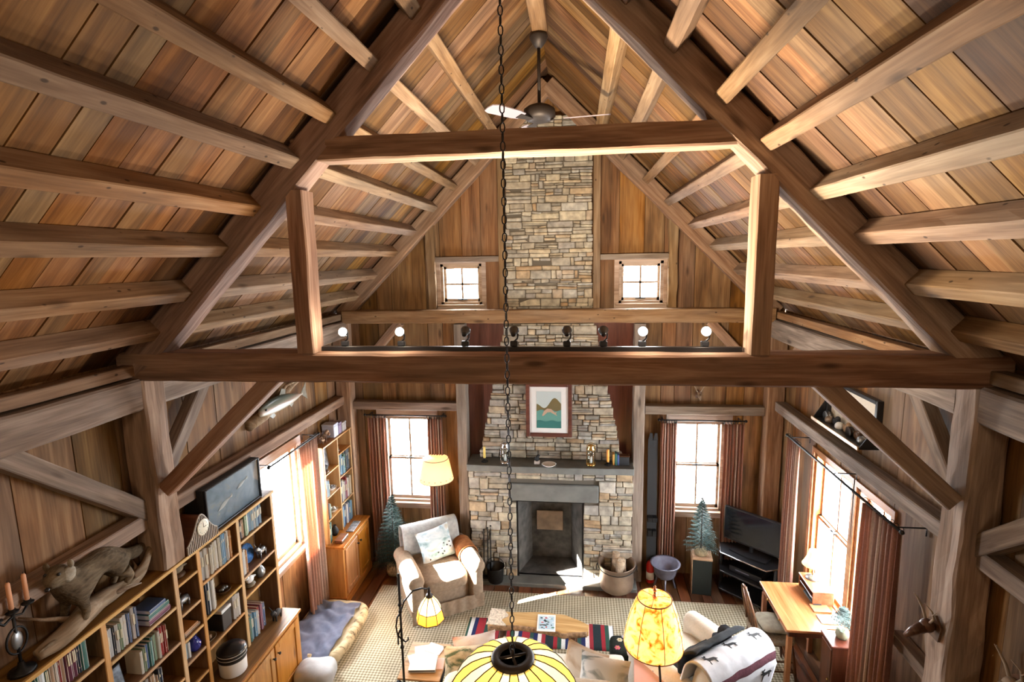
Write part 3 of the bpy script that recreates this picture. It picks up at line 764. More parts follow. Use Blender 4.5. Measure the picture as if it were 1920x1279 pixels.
# log bucket, hod, hearth things
c = thing('log_bucket', 'copper bucket of firewood on the hearth beside the fireplace', 'bucket', (.84, 6.36, .052))
m = MB(); m.smooth = True; m.lathe([(0, 0), (.16, 0), (.2, .03), (.215, .12), (.205, .26), (.215, .335), (.235, .35), (.235, .358), (.208, .338), (.198, .26), (.205, .12), (.19, .035), (0, .015)], 32); m.build('pail', MT['copper'], c)
m = MB()
for s in (1, -1):
    m.smooth = True; m.tube([(s * .235, 0, .33), (s * .25, 0, .3), (s * .252, .03, .26), (s * .252, -.03, .26), (s * .25, 0, .3)], .006, 6)
m.tube([(-.235, .0, .34)] + [(-.24 * math.cos(t), -.24 * math.sin(t) * .9, .335 - .05 * math.sin(t)) for t in [PI * i / 14 for i in range(1, 14)]] + [(.235, 0, .34)], .005, 6)
m.build('handle', MT['iron'], c)
MT['logend'] = plain('split_log', (.42, .32, .22), .9, var=.35, scale=25, bump=.4)
random.seed(5)
for i, (x, y, r) in enumerate(((-.02, .05, .05), (.07, -.02, .055), (.1, .09, .045), (-.01, -.08, .045), (.13, .01, .04))):
    ax = V((U(-.25, .25), U(-.2, .2), 1)).normalized(); mm = ax.to_track_quat('Z', 'Y').to_matrix().to_4x4()
    m = MB(); n = 9
    poly = [(r * math.cos(2 * PI * k / n) * U(.8, 1.1), r * math.sin(2 * PI * k / n) * U(.8, 1.1)) for k in range(n)]
    m.prism(poly, 0, .33 + U(.02, .1), mm); m.jitter(.006, 14, i)
    o = m.build('firewood', [MT['logend']], loc=(.84 + x, 6.36 + y, .075)); tag(o, 'split log standing in the copper bucket by the hearth', 'firewood', 'firewood in the bucket')
c = thing('coal_hod', 'black iron coal hod on the hearth between armchair and fireplace', 'coal hod', (-.70, 6.38, .052))
m = MB(); m.smooth = True; m.lathe([(0, 0), (.09, 0), (.1, .02), (.115, .2), (.12, .21), (.112, .2), (.098, .03), (0, .02)], 20); m.jitter(.003, 6); m.build('body', MT['iron'], c)
m = MB(); m.smooth = True; m.tube([(.12 * math.cos(t), 0, .2 + .13 * math.sin(t)) for t in [PI * i / 12 for i in range(13)]], .005, 6); m.build('handle', MT['iron'], c)
c = thing('bellows', 'dark bellows and tools leaning on the fireplace stone near the armchair', 'fireplace tools', (-.83, 6.45, .052))
m = MB()
for k, x in enumerate((-.03, .02, .06)): m.tube([(x, -.02, 0), (x + .0, .04, .62 + .03 * k)], .007, 6); m.ball((x, .04, .64 + .03 * k), .014, 8, 6)
m.build('poker', MT['iron'], c)
m = MB(); m.cbox(-.06, -.05, .0, .09, .02, .02); m.build('foot', MT['iron'], c)
# fire extinguisher
c = thing('fire_extinguisher', 'red fire extinguisher on the floor beside the chimney post', 'extinguisher', (1.29, 6.62, 0))
m = MB(); m.smooth = True; m.lathe([(0, 0), (.045, 0), (.05, .01), (.05, .24), (.035, .28), (.015, .29), (.015, .31)], 16); m.build('cylinder', MT['red'], c)
m = MB(); m.smooth = True; m.lathe([(.0512, .05), (.0512, .15)], 16); m.build('paper_label', MT['paper'], c)
m = MB(); m.cbox(-.012, -.05, .31, .012, .02, .325); m.cbox(-.012, -.05, .335, .012, .015, .345); m.build('handle', MT['black'], c)
m = MB(); m.smooth = True; m.tube([(.015, 0, .31), (.06, .01, .28), (.062, .01, .12), (.06, .01, .07)], .008, 6); m.build('hose', MT['black'], c)
# skis leaning in the corner by the post
for i, x in enumerate((1.275, 1.335)):
    m = MB(); n = 18
    prof = []
    for k in range(n + 1):
        t = k / n; z = 1.98 * t
        prof.append((z, 6.66 + .09 * t - (.06 * ((t - .9) / .1) ** 2 if t > .9 else 0), .03 - (.016 * ((t - .93) / .07) ** 2 if t > .93 else 0)))
    vs = []; 
    for z, y, hw in prof: vs += [(x - hw, y, z), (x + hw, y, z), (x + hw, y + .014, z), (x - hw, y + .014, z)]
    m.add(vs, [(4 * k + a, 4 * k + (a + 1) % 4, 4 * k + 4 + (a + 1) % 4, 4 * k + 4 + a) for k in range(n) for a in range(4)] + [(0, 1, 2, 3), tuple(4 * n + a for a in range(4))])
    c = thing('ski', 'long black ski leaning on the back wall beside the chimney post', 'ski', (0, 0, .004), 0, 'pair of skis')
    m.build('blade', MT['blackmatte'], c)
    m = MB(); m.cbox(x - .026, 6.62, .62, x + .026, 6.69, .70); m.build('heel_binding', MT['iron'], c); m = MB(); m.cbox(x - .03, 6.61, .82, x + .03, 6.70, .88); m.build('toe_binding', MT['iron'], c)
# enamel tub on legs
c = thing('wash_tub', 'blue grey enamel tub on a stand in front of the back window curtain', 'tub', (1.45, 6.45, 0))
m = MB(); m.smooth = True; m.lathe([(0, .2), (.11, .2), (.13, .23), (.165, .36), (.185, .37), (.185, .378), (.158, .368), (.125, .24), (0, .215)], 28); m.build('bowl', MT['enamel'], c)
for k in range(3):
    t = k * 2 * PI / 3 + .4; m = MB(); m.smooth = True; m.tube([(.1 * math.cos(t), .1 * math.sin(t), .21), (.12 * math.cos(t), .12 * math.sin(t), .1), (.15 * math.cos(t), .15 * math.sin(t), 0)], [.014, .01, .014], 8); m.build('leg', MT['enamel'], c)
# ------------------------------------------------------------------ bookcases
random.seed(21)
BC = [(.55, .56, .55), (.62, .6, .54), (.05, .09, .2), (.04, .14, .12), (.32, .035, .03), (.45, .40, .30), (.10, .22, .33), (.02, .03, .05), (.5, .22, .06), (.22, .32, .2), (.30, .18, .1), (.28, .42, .52), (.16, .05, .09), (.66, .64, .6), (.5, .42, .12)]
BN = ['pale grey', 'off-white', 'navy', 'dark green', 'deep red', 'tan', 'steel blue', 'black', 'orange', 'sage green', 'brown', 'light blue', 'maroon', 'white', 'mustard']
def book_mesh(k):
    m = MB(); m.smooth = False
    # unit book: thickness along Y, depth along -X from the spine at x=0, height along Z
    m.m = 0
    m.add([(0, -.35, 0), (0, .35, 0), (.02 * (1 + k), 0, 0), (0, -.35, 1), (0, .35, 1), (.02 * (1 + k), 0, 1)], [(0, 2, 5, 3), (2, 1, 4, 5)])
    m.add([(0, -.35, 0), (-.03, -.5, 0), (-.03, -.5, 1), (0, -.35, 1)], [(0, 1, 2, 3)]); m.add([(0, .35, 0), (-.03, .5, 0), (-.03, .5, 1), (0, .35, 1)], [(0, 1, 2, 3)])
    m.box(-1, -.5, 0, -.03, -.40, 1); m.box(-1, .40, 0, -.03, .5, 1)
    m.m = 1; m.box(-.97, -.40, .012, .0, .40, .985)
    m.m = 2
    if k == 1: m.box(.01, -.36, .72, .018, .36, .80); m.box(.01, -.36, .16, .018, .36, .20)
    if k == 2: m.box(.025, -.3, .45, .05, .3, .78)
    return m.mesh('book_mesh', [MT['book'], MT['paper'], MT['booklabel']])
MT['booklabel'] = plain('spine_label', (.62, .55, .38), .6)
BM = [book_mesh(0), book_mesh(1), book_mesh(2)]
NTH = ['first', 'second', 'third', 'fourth', 'fifth', 'sixth', 'seventh', 'eighth', 'ninth', 'tenth', 'eleventh', 'twelfth', 'thirteenth', 'fourteenth', 'fifteenth', 'sixteenth', 'seventeenth', 'eighteenth', 'nineteenth', 'twentieth']
def fill(y0, y1, z, xf, where, group, pal=None, hr=(.19, .25), wr=(.017, .04), seq=None, maxd=.17, lean_last=False):
    y = y0; i = 0; S_ = 1
    while y < y1 and i < 20:
        if seq and i < len(seq): ci, w, h = seq[i]
        else:
            if seq: break
            ci = random.choice(pal) if pal else random.randrange(len(BC)); w = U(*wr); h = U(*hr)
        if y + w > y1: break
        o = bpy.data.objects.new('book', BM[random.randrange(3)]); COL.objects.link(o)
        d = min(maxd, h * U(.66, .78)); o.scale = (d, w, h); dx = U(0, .02)
        o.location = (xf - dx, y + w / 2, z + .0012)
        if lean_last and y + w + .04 > y1: o.rotation_euler = (R(-8), 0, 0)
        c = BC[ci]; f = U(.8, 1.15); o.color = (c[0] * f, c[1] * f, c[2] * f, 1)
        tag(o, '%s book, %s from the near end, %s' % (BN[ci], NTH[i], where), 'book', group)
        y += w + U(.0015, .004); i += 1
    return y
def flat(y0, z, xf, items, where, group):
    for i, (ci, dy, h, dep) in enumerate(items):
        o = bpy.data.objects.new('book', BM[0]); COL.objects.link(o)
        # lying on its side with the spine to the room
        o.scale = (dep, h, dy); o.rotation_euler = (R(-90), 0, 0)
        o.location = (xf - U(0, .02), y0 + U(0, .01), z + h / 2 + .001)
        c = BC[ci]; o.color = (*c, 1)
        tag(o, '%s book lying flat, %s up in its pile, %s' % (BN[ci], ('lowest', 'second', 'third', 'fourth')[i] if i else 'lowest', where) if i else '%s book lying flat at the bottom of its pile, %s' % (BN[ci], where), 'book', group)
        z += h + .001

XF = -2.62; XBK = -2.84
bk = thing('bookcase', 'long built-in pine bookcase along the left wall under the clock and black case', 'bookcase', (XBK, 1.2, 0))
def part(name, boxes, mat, root, c=.003):
    m = MB(); lx, ly, lz = root.location
    for k_, (x0, y0, z0, x1, y1, z1) in enumerate(boxes):
        m.m = k_ if isinstance(mat, list) else 0
        m.cbox(x0 - lx, y0 - ly, z0 - lz, x1 - lx, y1 - ly, z1 - lz, c)
    return m.build(name, mat, root)
# grain along Z and Y: pine parts are built upright, so use two pine variants with swapped axes
def woodaxis(base, rot):
    m = base.copy(); nt_ = m.node_tree
    tcs = [n for n in nt_.nodes if n.type == 'TEX_COORD'][0]
    mp_ = nt_.nodes.new('ShaderNodeMapping'); mp_.inputs['Rotation'].default_value = rot
    for l_ in list(tcs.outputs['Object'].links):
        s_ = l_.to_socket; nt_.links.new(mp_.outputs[0], s_)
    nt_.links.new(tcs.outputs['Object'], mp_.inputs[0]); m.name = base.name + '_turned'; return m
MT['pine_z'] = woodaxis(MT['pine'], (0, R(90), 0)); MT['pine_y'] = woodaxis(MT['pine'], (0, 0, R(90)))
MT['brown'] = wood('brown_shaded_shelf_wood', (.11, .052, .022), (.20, .105, .045), (.30, .17, .08), rough=.5, vmin=.95, vmax=1.05, knots=True, bump=.06)  # dark wood of top and counter; inside the shelves it stands for shade
MT['brown_shaded_z'] = woodaxis(MT['brown'], (0, R(90), 0)); MT['brown_shaded_y'] = woodaxis(MT['brown'], (0, 0, R(90)))
MT['pr_z'] = woodaxis(MT['pine_red'], (0, R(90), 0)); MT['pr_y'] = woodaxis(MT['pine_red'], (0, 0, R(90)))
MT['mah_z'] = woodaxis(MT['mahogany'], (0, R(90), 0)); MT['desk_z'] = woodaxis(MT['desk'], (0, R(90), 0)); MT['desk_y'] = woodaxis(MT['desk'], (0, 0, R(90)))
ZT, ZC = 1.985, .73
DIV = [1.2, 2.76, 3.375, 3.625, 4.13, 4.665]
part('top_board', [(XBK, 1.18, ZT - .025, XF - .006, 4.70, ZT), (XF - .006, 1.18, ZT - .026, XF + .012, 4.70, ZT + .001)], [MT['brown_shaded_y'], MT['pine_y']], bk)
part('back_panel', [(XBK, 1.2, ZC, XBK + .012, 4.69, ZT - .025)], MT['brown_shaded_z'], bk)
for y in DIV: part('divider', [(XBK + .012, y - .012, ZC, XF - .012, y + .012, ZT - .026)], MT['brown_shaded_z'], bk)
for y in DIV: part('face_strip', [(XF - .012, y - .02, ZC, XF, y + .02, ZT - .026)], MT['pine_z'], bk)
SH = {0: [1.74, 1.42, 1.1], 1: [1.67, 1.38, 1.08], 2: [1.81, 1.56, 1.345, 1.15, .94], 3: [1.665, 1.36, 1.09], 4: [1.735, 1.39, 1.2]}
for k, zs in SH.items():
    for z in zs: part('shelf', [(XBK + .012, DIV[k] + .0125, z - .02, XF - .016, DIV[k + 1] - .0125, z), (XF - .016, DIV[k] + .0202, z - .021, XF - .001, DIV[k + 1] - .0202, z + .001)], [MT['brown_shaded_y'], MT['pine_y']], bk)
cab = part('base_cabinet', [(XBK, 1.2, .06, -2.445, 4.67, ZC - .026), (XBK, 1.2, 0, -2.47, 4.65, .06)], MT['pr_z'], bk)
part('counter_board', [(XBK, 1.18, ZC - .025, -2.445, 4.69, ZC), (-2.445, 1.18, ZC - .026, -2.425, 4.69, ZC + .001)], [MT['brown_shaded_y'], MT['pr_y']], bk)
part('base_moulding', [(-2.444, 1.2, .0, -2.43, 4.685, .1), (XBK, 4.671, 0, -2.43, 4.685, .1)], MT['pr_y'], bk)
def door(root, y0, y1, z0, z1, x, knob_y, mat=None):
    lx, ly, lz = root.location
    d = part('door', [(x, y0, z0, x + .018, y0 + .06, z1), (x, y1 - .06, z0, x + .018, y1, z1), (x, y0 + .06, z0, x + .018, y1 - .06, z0 + .06), (x, y0 + .06, z1 - .06, x + .018, y1 - .06, z1), (x, y0 + .06, z0 + .06, x + .008, y1 - .06, z1 - .06)], MT['pr_z'], root)
    m = MB(); m.smooth = True; m.lathe([(.006, 0), (.006, .014), (.013, .018), (.014, .026), (.008, .031), (0, .032)], 12, M=Matrix.Rotation(R(90), 4, 'Y'))
    m.build('knob', MT['iron'], d, loc=(x + .018 - lx, knob_y - ly, z1 - .09 - lz))
for y0, y1, ky in ((2.0, 2.86, 2.8), (2.88, 3.74, 2.94), (3.78, 4.19, 4.16), (4.21, 4.62, 4.24)): door(bk, y0, y1, .13, .68, -2.444, ky)

G = 'books in the long bookcase'
W_ = ['top shelf of the widest column', 'top shelf beside the crossed-over books', '', '']
fill(2.15, 2.70, 1.741, XF - .03, 'top shelf of the column under the driftwood', G, seq=[(7, .03, .2), (7, .028, .19), (7, .024, .2), (10, .03, .19), (8, .022, .21), (14, .024, .2), (0, .016, .2), (3, .02, .21), (0, .034, .22), (3, .024, .22), (10, .03, .23), (1, .016, .22), (4, .016, .215), (10, .028, .22), (12, .034, .225), (12, .03, .22), (7, .022, .2), (3, .04, .225)])
fill(1.9, 2.5, 1.421, XF - .03, 'second shelf of the column under the driftwood', G, wr=(.02, .04))
fill(2.79, 3.06, 1.671, XF - .02, 'top shelf beside the driftwood tip', G, seq=[(0, .03, .2), (0, .022, .2), (7, .014, .2), (0, .026, .2), (9, .02, .19), (13, .02, .215), (13, .022, .22), (2, .016, .215), (7, .014, .21), (13, .024, .23), (2, .012, .22)])
flat(3.12, 1.671, XF - .01, [(12, .2, .045, .16), (3, .19, .04, .15), (2, .15, .03, .14)], 'top shelf below the driftwood tip', G)
fill(3.02, 3.34, 1.381, XF - .02, 'middle shelf beside the driftwood tip', G, seq=[(1, .022, .17), (9, .02, .18), (2, .024, .185), (3, .026, .19), (3, .02, .2), (9, .022, .2), (1, .02, .21), (4, .034, .225), (4, .016, .22), (5, .02, .21)])
fill(2.84, 3.2, 1.081, XF - .02, 'lowest shelf beside the driftwood tip', G, pal=[0, 2, 7, 10])
fill(3.645, 4.10, 1.666, XF - .012, 'top shelf under the black glass-fronted case', G, seq=[(1, .03, .26), (0, .03, .25), (1, .03, .26), (10, .024, .24), (5, .028, .235), (1, .022, .24), (5, .026, .25), (1, .024, .25), (5, .03, .26), (6, .03, .27), (6, .028, .265), (1, .02, .25), (13, .024, .26), (8, .018, .25)])
fill(3.645, 3.83, 1.361, XF - .012, 'second shelf under the black glass-fronted case', G, seq=[(11, .036, .28), (7, .03, .27), (0, .03, .27), (1, .028, .26), (5, .024, .26)])
fill(4.0, 4.11, 1.091, XF - .012, 'third shelf beside the pale box', G, seq=[(13, .028, .22), (1, .026, .22), (13, .026, .21)])
fill(4.19, 4.64, 1.736, XF - .02, 'top shelf next to the bright window', G, seq=[(7, .03, .16), (10, .034, .17), (9, .04, .19), (1, .03, .19), (6, .03, .2), (11, .034, .2), (0, .03, .205), (11, .03, .2), (2, .03, .2), (11, .03, .2)])
fill(4.155, 4.3, 1.391, XF - .02, 'second shelf next to the bright window', G, seq=[(2, .024, .22), (0, .018, .23), (1, .024, .24), (8, .026, .22)])
fill(4.175, 4.46, ZC + .001, XF - .01, 'counter next to the bright window', G, seq=[(3, .03, .25), (11, .04, .26), (6, .034, .25), (0, .028, .24), (4, .03, .25), (12, .03, .26), (1, .02, .26), (2, .03, .24)], maxd=.18)

def blob_art(name, label, cat, x, y, z, kind, mat, mat2=None):
    """small ornaments on the shelves"""
    c = thing(name, label, cat, (x, y, z))
    m = MB(); m.smooth = True
    if kind == 'vase':
        m.lathe([(0, 0), (.03, 0), (.048, .03), (.05, .06), (.03, .1), (.018, .115), (.024, .13), (.019, .13), (.014, .11), (0, .1)], 16); m.build('body', mat, c)
    elif kind == 'animal':
        m.ball((0, 0, .062), (.028, .06, .032), 12, 8); m.ball((0, -.065, .1), (.02, .028, .022), 10, 8); m.tube([(0, -.04, .075), (0, -.06, .1)], [.024, .016], 8)
        for sx in (-.016, .016):
            for sy in (-.04, .04): m.tube([(sx, sy, .06), (sx, sy, 0)], [.011, .008], 6)
        m.build('body', mat, c)
        m = MB(); m.smooth = True
        for sx in (-1, 1): m.tube([(sx * .008, -.06, .118), (sx * .03, -.055, .14), (sx * .04, -.06, .16)], [.004, .003, .002], 5)
        m.build('antlers' if mat2 is None else 'horns', mat2 or mat, c)
    elif kind == 'bowl':
        m.lathe([(0, .004), (.03, .0), (.035, .006), (.065, .035), (.07, .045), (.064, .04), (.032, .012), (0, .01)], 18); m.build('bowl', mat, c)
        m = MB(); m.smooth = True
        for k in range(7): m.ball((U(-.03, .03), U(-.03, .03), .035 + U(0, .015)), U(.012, .02), 8, 6)
        m.build('filling', mat2 or mat, c)
    elif kind == 'bird':
        m.ball((0, 0, .07), (.03, .048, .034), 12, 8); m.ball((0, -.045, .105), (.022, .024, .022), 10, 8); m.tube([(0, .03, .075), (0, .09, .06)], [.018, .006], 6); m.tube([(0, -.065, .105), (0, -.085, .1)], [.007, .001], 5); m.build('body', mat, c)
        m = MB(); m.smooth = True; m.ball((0, 0, .02), (.045, .055, .022), 10, 6); m.build('stand', mat2 or MT['chairwood'], c)
    return c
MT['cobalt'] = plain('cobalt_glaze', (.03, .04, .30), .12); MT['pewter'] = plain('pewter', (.28, .29, .3), .35, metal=.8); MT['tanfig'] = plain('painted_wood', (.20, .15, .09), .6, var=.4, scale=40)
blob_art('duck_carving', 'small carved duck on the top shelf of the narrow column under the clock', 'ornament', -2.70, 3.5, 1.811, 'bird', MT['tanfig'])
blob_art('moose_figure', 'grey and white moose figure on the second shelf of the narrow column', 'ornament', -2.69, 3.5, 1.561, 'animal', MT['pewter'])
blob_art('cobalt_vase', 'shiny cobalt blue vase in the narrow bookcase column', 'vase', -2.68, 3.55, 1.151, 'vase', MT['cobalt'])
fill(3.41, 3.49, 1.151, XF - .03, 'narrow column beside the cobalt vase', G, seq=[(0, .02, .13), (11, .022, .14), (0, .02, .13)])
flat(3.42, 1.346, XF - .02, [(10, .17, .025, .15), (8, .15, .02, .14)], 'third shelf of the narrow column', G)
blob_art('glass_bowl', 'dark bowl on the second shelf under the black case', 'bowl', -2.71, 3.97, 1.361, 'bowl', MT['chairwood'], MT['pewter'])
blob_art('stone_bowl', 'brown bowl of pine cones on the third shelf beside the pale box', 'bowl', -2.70, 3.72, 1.091, 'bowl', MT['tanfig'], MT['bark'])
c = thing('pale_box', 'dark-fronted pale box on the third shelf beside white books', 'box', (-2.72, 3.9, 1.091)); m = MB(); m.cbox(-.08, -.06, 0, .08, .06, .16); m.build('body', MT['blackmatte'], c); m = MB(); m.cbox(-.083, -.063, .16, .083, .063, .19); m.build('lid', MT['white'], c)
blob_art('bird_carving', 'small carved bird on the third shelf next to the bright window', 'ornament', -2.69, 4.32, 1.201, 'bird', MT['white'], MT['tanfig'])
blob_art('goblet', 'pewter vase on the third shelf next to the bright window', 'vase', -2.69, 4.48, 1.201, 'vase', MT['pewter'])
c = thing('blue_plate', 'blue painted plate standing on the second shelf next to the bright window', 'plate', (-2.76, 4.40, 1.391))
m = MB(); m.smooth = True; m.lathe([(0, .0), (.05, .0), (.09, .012), (.092, .016), (.05, .006), (0, .005)], 24, M=Matrix.Rotation(R(75), 4, 'Y')); m.build('plate', plain('blue_plate_glaze', (.08, .2, .45), .2, var=.5, scale=30), c, loc=(0, 0, .09))
blob_art('pottery_figure', 'grey figure on the second shelf beside the blue plate', 'ornament', -2.68, 4.52, 1.391, 'animal', MT['pewter'])
blob_art('bear_figure', 'black bear figure on the counter beside the teal and red books', 'ornament', -2.58, 4.52, ZC + .001, 'animal', MT['blackmatte'])
c = thing('picture_stand', 'small framed photo leaning on the lowest shelf under the driftwood tip', 'picture', (-2.7, 2.86, 1.381)); m = MB(); m.cbox(-.01, -.05, 0, .01, .07, .17, M=Matrix.Rotation(R(-10), 4, 'Y')); m.build('frame', MT['iron'], c); m = MB(); m.box(.0101, -.04, .01, .0115, .06, .16, M=Matrix.Rotation(R(-10), 4, 'Y')); m.build('photo', plain('blue_photo', (.15, .2, .26), .3, var=.7, scale=25), c)
# crock with a dark basket on the counter
c = thing('stoneware_crock', 'white stoneware crock with a black basketwork top on the counter', 'crock', (-2.585, 3.84, ZC + .001))
m = MB(); m.smooth = True; m.lathe([(0, 0), (.1, 0), (.108, .01), (.11, .13), (.1, .14), (0, .14)], 28); m.build('crock_body', MT['white'], c)
m = MB(); m.smooth = True; m.lathe([(.112, .132), (.118, .15), (.113, .165), (.12, .18), (.114, .195), (.118, .21), (.105, .225), (.08, .235), (.05, .25), (0, .255)], 28); m.build('basket_lid', MT['black'], c)
m = MB(); m.smooth = True
for z in (.166, .196): m.lathe([(.115, z), (.119, z + .004), (.115, z + .008)], 28)
m.build('white_bands', MT['paper'], c)

# --- things on top of the long bookcase (top at ZT)
c = thing('display_case', 'black case with a blue-grey glazed front on top of the long bookcase', 'display case', (-2.84, 3.8, ZT + .001))
m = MB(); m.cbox(0, 0, 0, .175, .76, .39, .004); m.build('case_body', MT['blackmatte'], c)
def mottled():
    m, nt, n, l = newmat('mottled_blue_scene'); b = bsdf(nt, .3, .5); tc = N(nt, 'ShaderNodeTexCoord'); nz = N(nt, 'ShaderNodeTexNoise'); nz.inputs['Scale'].default_value = 5; nz.inputs['Detail'].default_value = 6; nz.inputs['Distortion'].default_value = 2
    l.new(tc.outputs['Object'], nz.inputs['Vector']); r = ramp(nt, [(.3, (.07, .12, .16)), (.55, (.14, .20, .25)), (.68, (.16, .2, .2)), (.76, (.45, .5, .5))]); l.new(nz.outputs[0], r.inputs[0]); l.new(r.outputs[0], b.inputs['Base Color']); return m
m = MB(); m.box(.175, .012, .012, .179, .748, .378); m.build('painted_back', mottled(), c)
m = MB()
for x in ((0, .02, .0, .39), (.74, .76, 0, .39)): m.cbox(.176, x[0], x[2], .2, x[1], x[3])
m.cbox(.176, .02, 0, .2, .74, .014); m.cbox(.176, .02, .376, .2, .74, .39); m.build('front_frame', MT['black'], c)
m = MB(); m.box(.19, .015, .01, .192, .745, .38); m.build('glass_front', MT['glass'], c)
m = MB(); m.smooth = True
for y, z, s in ((.25, .14, 1), (.5, .22, .8)):
    m.sheet(lambda u, v: (.181 + .004 * math.sin(PI * v), y + s * .1 * (2 * u - 1), z + .06 * u * s + s * (.022 * math.sin(PI * min(1, u * 1.15)) + (.02 * max(0, u - .85) / .15)) * (2 * v - 1)), 16, 4)
m.build('fish', plain('silver_fish', (.4, .42, .4), .3), c)
# mantel clock with slatted front
c = thing('mantel_clock', 'humpbacked mantel clock with slatted front and cream dial on the long bookcase', 'clock', (-2.66, 3.675, ZT + .001))
hump = lambda y: .10 + .15 * math.exp(-(y / .09) ** 2) if abs(y) < .2 else .06
ys = [-.175 + .35 * i / 36 for i in range(37)]
poly = [(-.175, 0)] + [(y, hump(y) - (.07 * (abs(y) / .225) ** 2)) for y in ys] + [(.175, 0)]
MX = Matrix(((0, 0, 1, 0), (1, 0, 0, 0), (0, 1, 0, 0), (0, 0, 0, 1)))
m = MB(); m.prism(poly, -.12, .05, MX); m.build('case', MT['mahogany'], c)
m = MB(); tops = lambda y: hump(y) - (.07 * (abs(y) / .225) ** 2)
for i in range(19):
    y = -.17 + .34 * i / 18; m.cbox(.05, y - .004, 0, .064, y + .004, tops(y) + .002, .002)
m.tube([(.057, y, tops(y) + .004) for y in ys], .006, 6); m.build('slatted_front', plain('silvery_slats', (.42, .38, .33), .4, metal=.2), c)
m = MB(); m.smooth = True; m.lathe([(0, .0), (.062, .0), (.066, .008), (.058, .012), (0, .012)], 28, c=(.062, 0, .15), M=Matrix.Rotation(R(90), 4, 'Y')); dial = m.build('dial', plain('cream_dial', (.75, .70, .55), .4), c)
m = MB(); m.box(.0745, -.002, .15, .0755, .002, .19); m.box(.0745, 0, .148, .0755, .032, .152)
for k in range(12):
    t = k * PI / 6; m.box(.0742, .046 * math.sin(t) - .002, .15 + .046 * math.cos(t) - .002, .0752, .046 * math.sin(t) + .002, .15 + .046 * math.cos(t) + .002)
m.build('hands', MT['iron'], c)
# driftwood log
random.seed(3)
c = thing('driftwood_log', 'grey driftwood log lying along the top of the long bookcase under the stuffed animal', 'driftwood', (0, 0, ZT))
m = MB(); m.smooth = True; n = 44
pth = []; rad = []
for i in range(n + 1):
    t = i / n; y = 2.38 + .98 * t; x = -2.66 - .10 * t + .02 * math.sin(t * 9); z = .05 + (.02 * math.sin(t * 5)) + (.18 * ((t - .74) / .26) ** 1.5 if t > .74 else 0)
    pth.append((x, y, z)); rad.append(.014 + .05 * math.sin(PI * min(1, t * 1.25 + .06)) ** .7 if t < .74 else .045 - .1 * (t - .74))
m.tube(pth, rad, 12); m.jitter(.014, 8, 2)
m.build('trunk', woodaxis(MT['drift'], (0, 0, R(90))), c)
for k, (t0, dx, dy, dz, l) in enumerate(((.3, -.3, -.5, .35, .3), (.55, .5, .8, -.02, .2), (.62, .3, .7, .1, .16), (.2, .2, -1, .12, .2), (.8, -.5, .4, .6, .12))):
    p = V(pth[int(t0 * n)]); d = V((dx, dy, dz)).normalized(); m = MB(); m.smooth = True
    m.tube([p + d * l * s + V((U(-.01, .01), 0, U(-.005, .01))) for s in (0, .33, .66, 1)], [.022, .015, .01, .004], 7); m.build('branch', MT['drift'], c)

# stuffed marten standing on the log
def fur(name, c1, c2):
    m, nt, n, l = newmat(name); b = bsdf(nt, .95, .1); tc = N(nt, 'ShaderNodeTexCoord'); mp_ = N(nt, 'ShaderNodeMapping'); mp_.inputs['Scale'].default_value = (60, 18, 60)
    nz = N(nt, 'ShaderNodeTexNoise'); nz.inputs['Scale'].default_value = 1; nz.inputs['Detail'].default_value = 4; l.new(tc.outputs['Object'], mp_.inputs[0]); l.new(mp_.outputs[0], nz.inputs['Vector'])
    n2 = N(nt, 'ShaderNodeTexNoise'); n2.inputs['Scale'].default_value = 5; l.new(tc.outputs['Object'], n2.inputs['Vector'])
    mu = N(nt, 'ShaderNodeMath', operation='ADD'); mu.inputs[1].default_value = 0; ml2 = N(nt, 'ShaderNodeMath', operation='MULTIPLY_ADD'); ml2.inputs[1].default_value = .6
    l.new(n2.outputs[0], ml2.inputs[0]); l.new(nz.outputs[0], mu.inputs[0]); 
    m3 = N(nt, 'ShaderNodeMath', operation='MULTIPLY'); m3.inputs[1].default_value = .4; l.new(mu.outputs[0], m3.inputs[0]); l.new(m3.outputs[0], ml2.inputs[2])
    r = ramp(nt, [(.35, c1), (.65, c2)]); l.new(ml2.outputs[0], r.inputs[0]); l.new(r.outputs[0], b.inputs['Base Color'])
    bp = N(nt, 'ShaderNodeBump'); bp.inputs['Strength'].default_value = 1; bp.inputs['Distance'].default_value = .01; l.new(nz.outputs[0], bp.inputs['Height']); l.new(bp.outputs[0], b.inputs['Normal']); return m
MT['fur'] = fur('brown_fur', (.055, .038, .023), (.20, .15, .095)); MT['furlight'] = fur('pale_fur', (.2, .17, .13), (.42, .37, .29))
def skin(name, verts, edges, radii, mat, parent, sub=2, root=0):
    me = bpy.data.meshes.new(name); me.from_pydata([tuple(v) for v in verts], edges, []); me.update(); me.materials.append(mat)
    o = bpy.data.objects.new(name, me); COL.objects.link(o); o.parent = parent
    sk = o.modifiers.new('skin', 'SKIN'); sk.use_smooth_shade = True
    lay = me.skin_vertices[0].data if me.skin_vertices else None
    if lay is None:
        bpy.context.view_layer.objects.active = o
        bm = bmesh.new(); bm.from_mesh(me); bm.verts.layers.skin.verify(); bm.to_mesh(me); bm.free(); lay = me.skin_vertices[0].data
    for i, r in enumerate(radii):
        lay[i].radius = (r, r) if not hasattr(r, '__len__') else r; lay[i].use_root = (i == root)
    su = o.modifiers.new('sub', 'SUBSURF'); su.levels = sub; su.render_levels = sub
    return o
ma = thing('stuffed_marten', 'stuffed brown furry marten standing on the driftwood, pale ear turned to the room', 'stuffed animal', (0, 0, 0))
P_ = lambda x, y, z: (x, y, ZT + z)
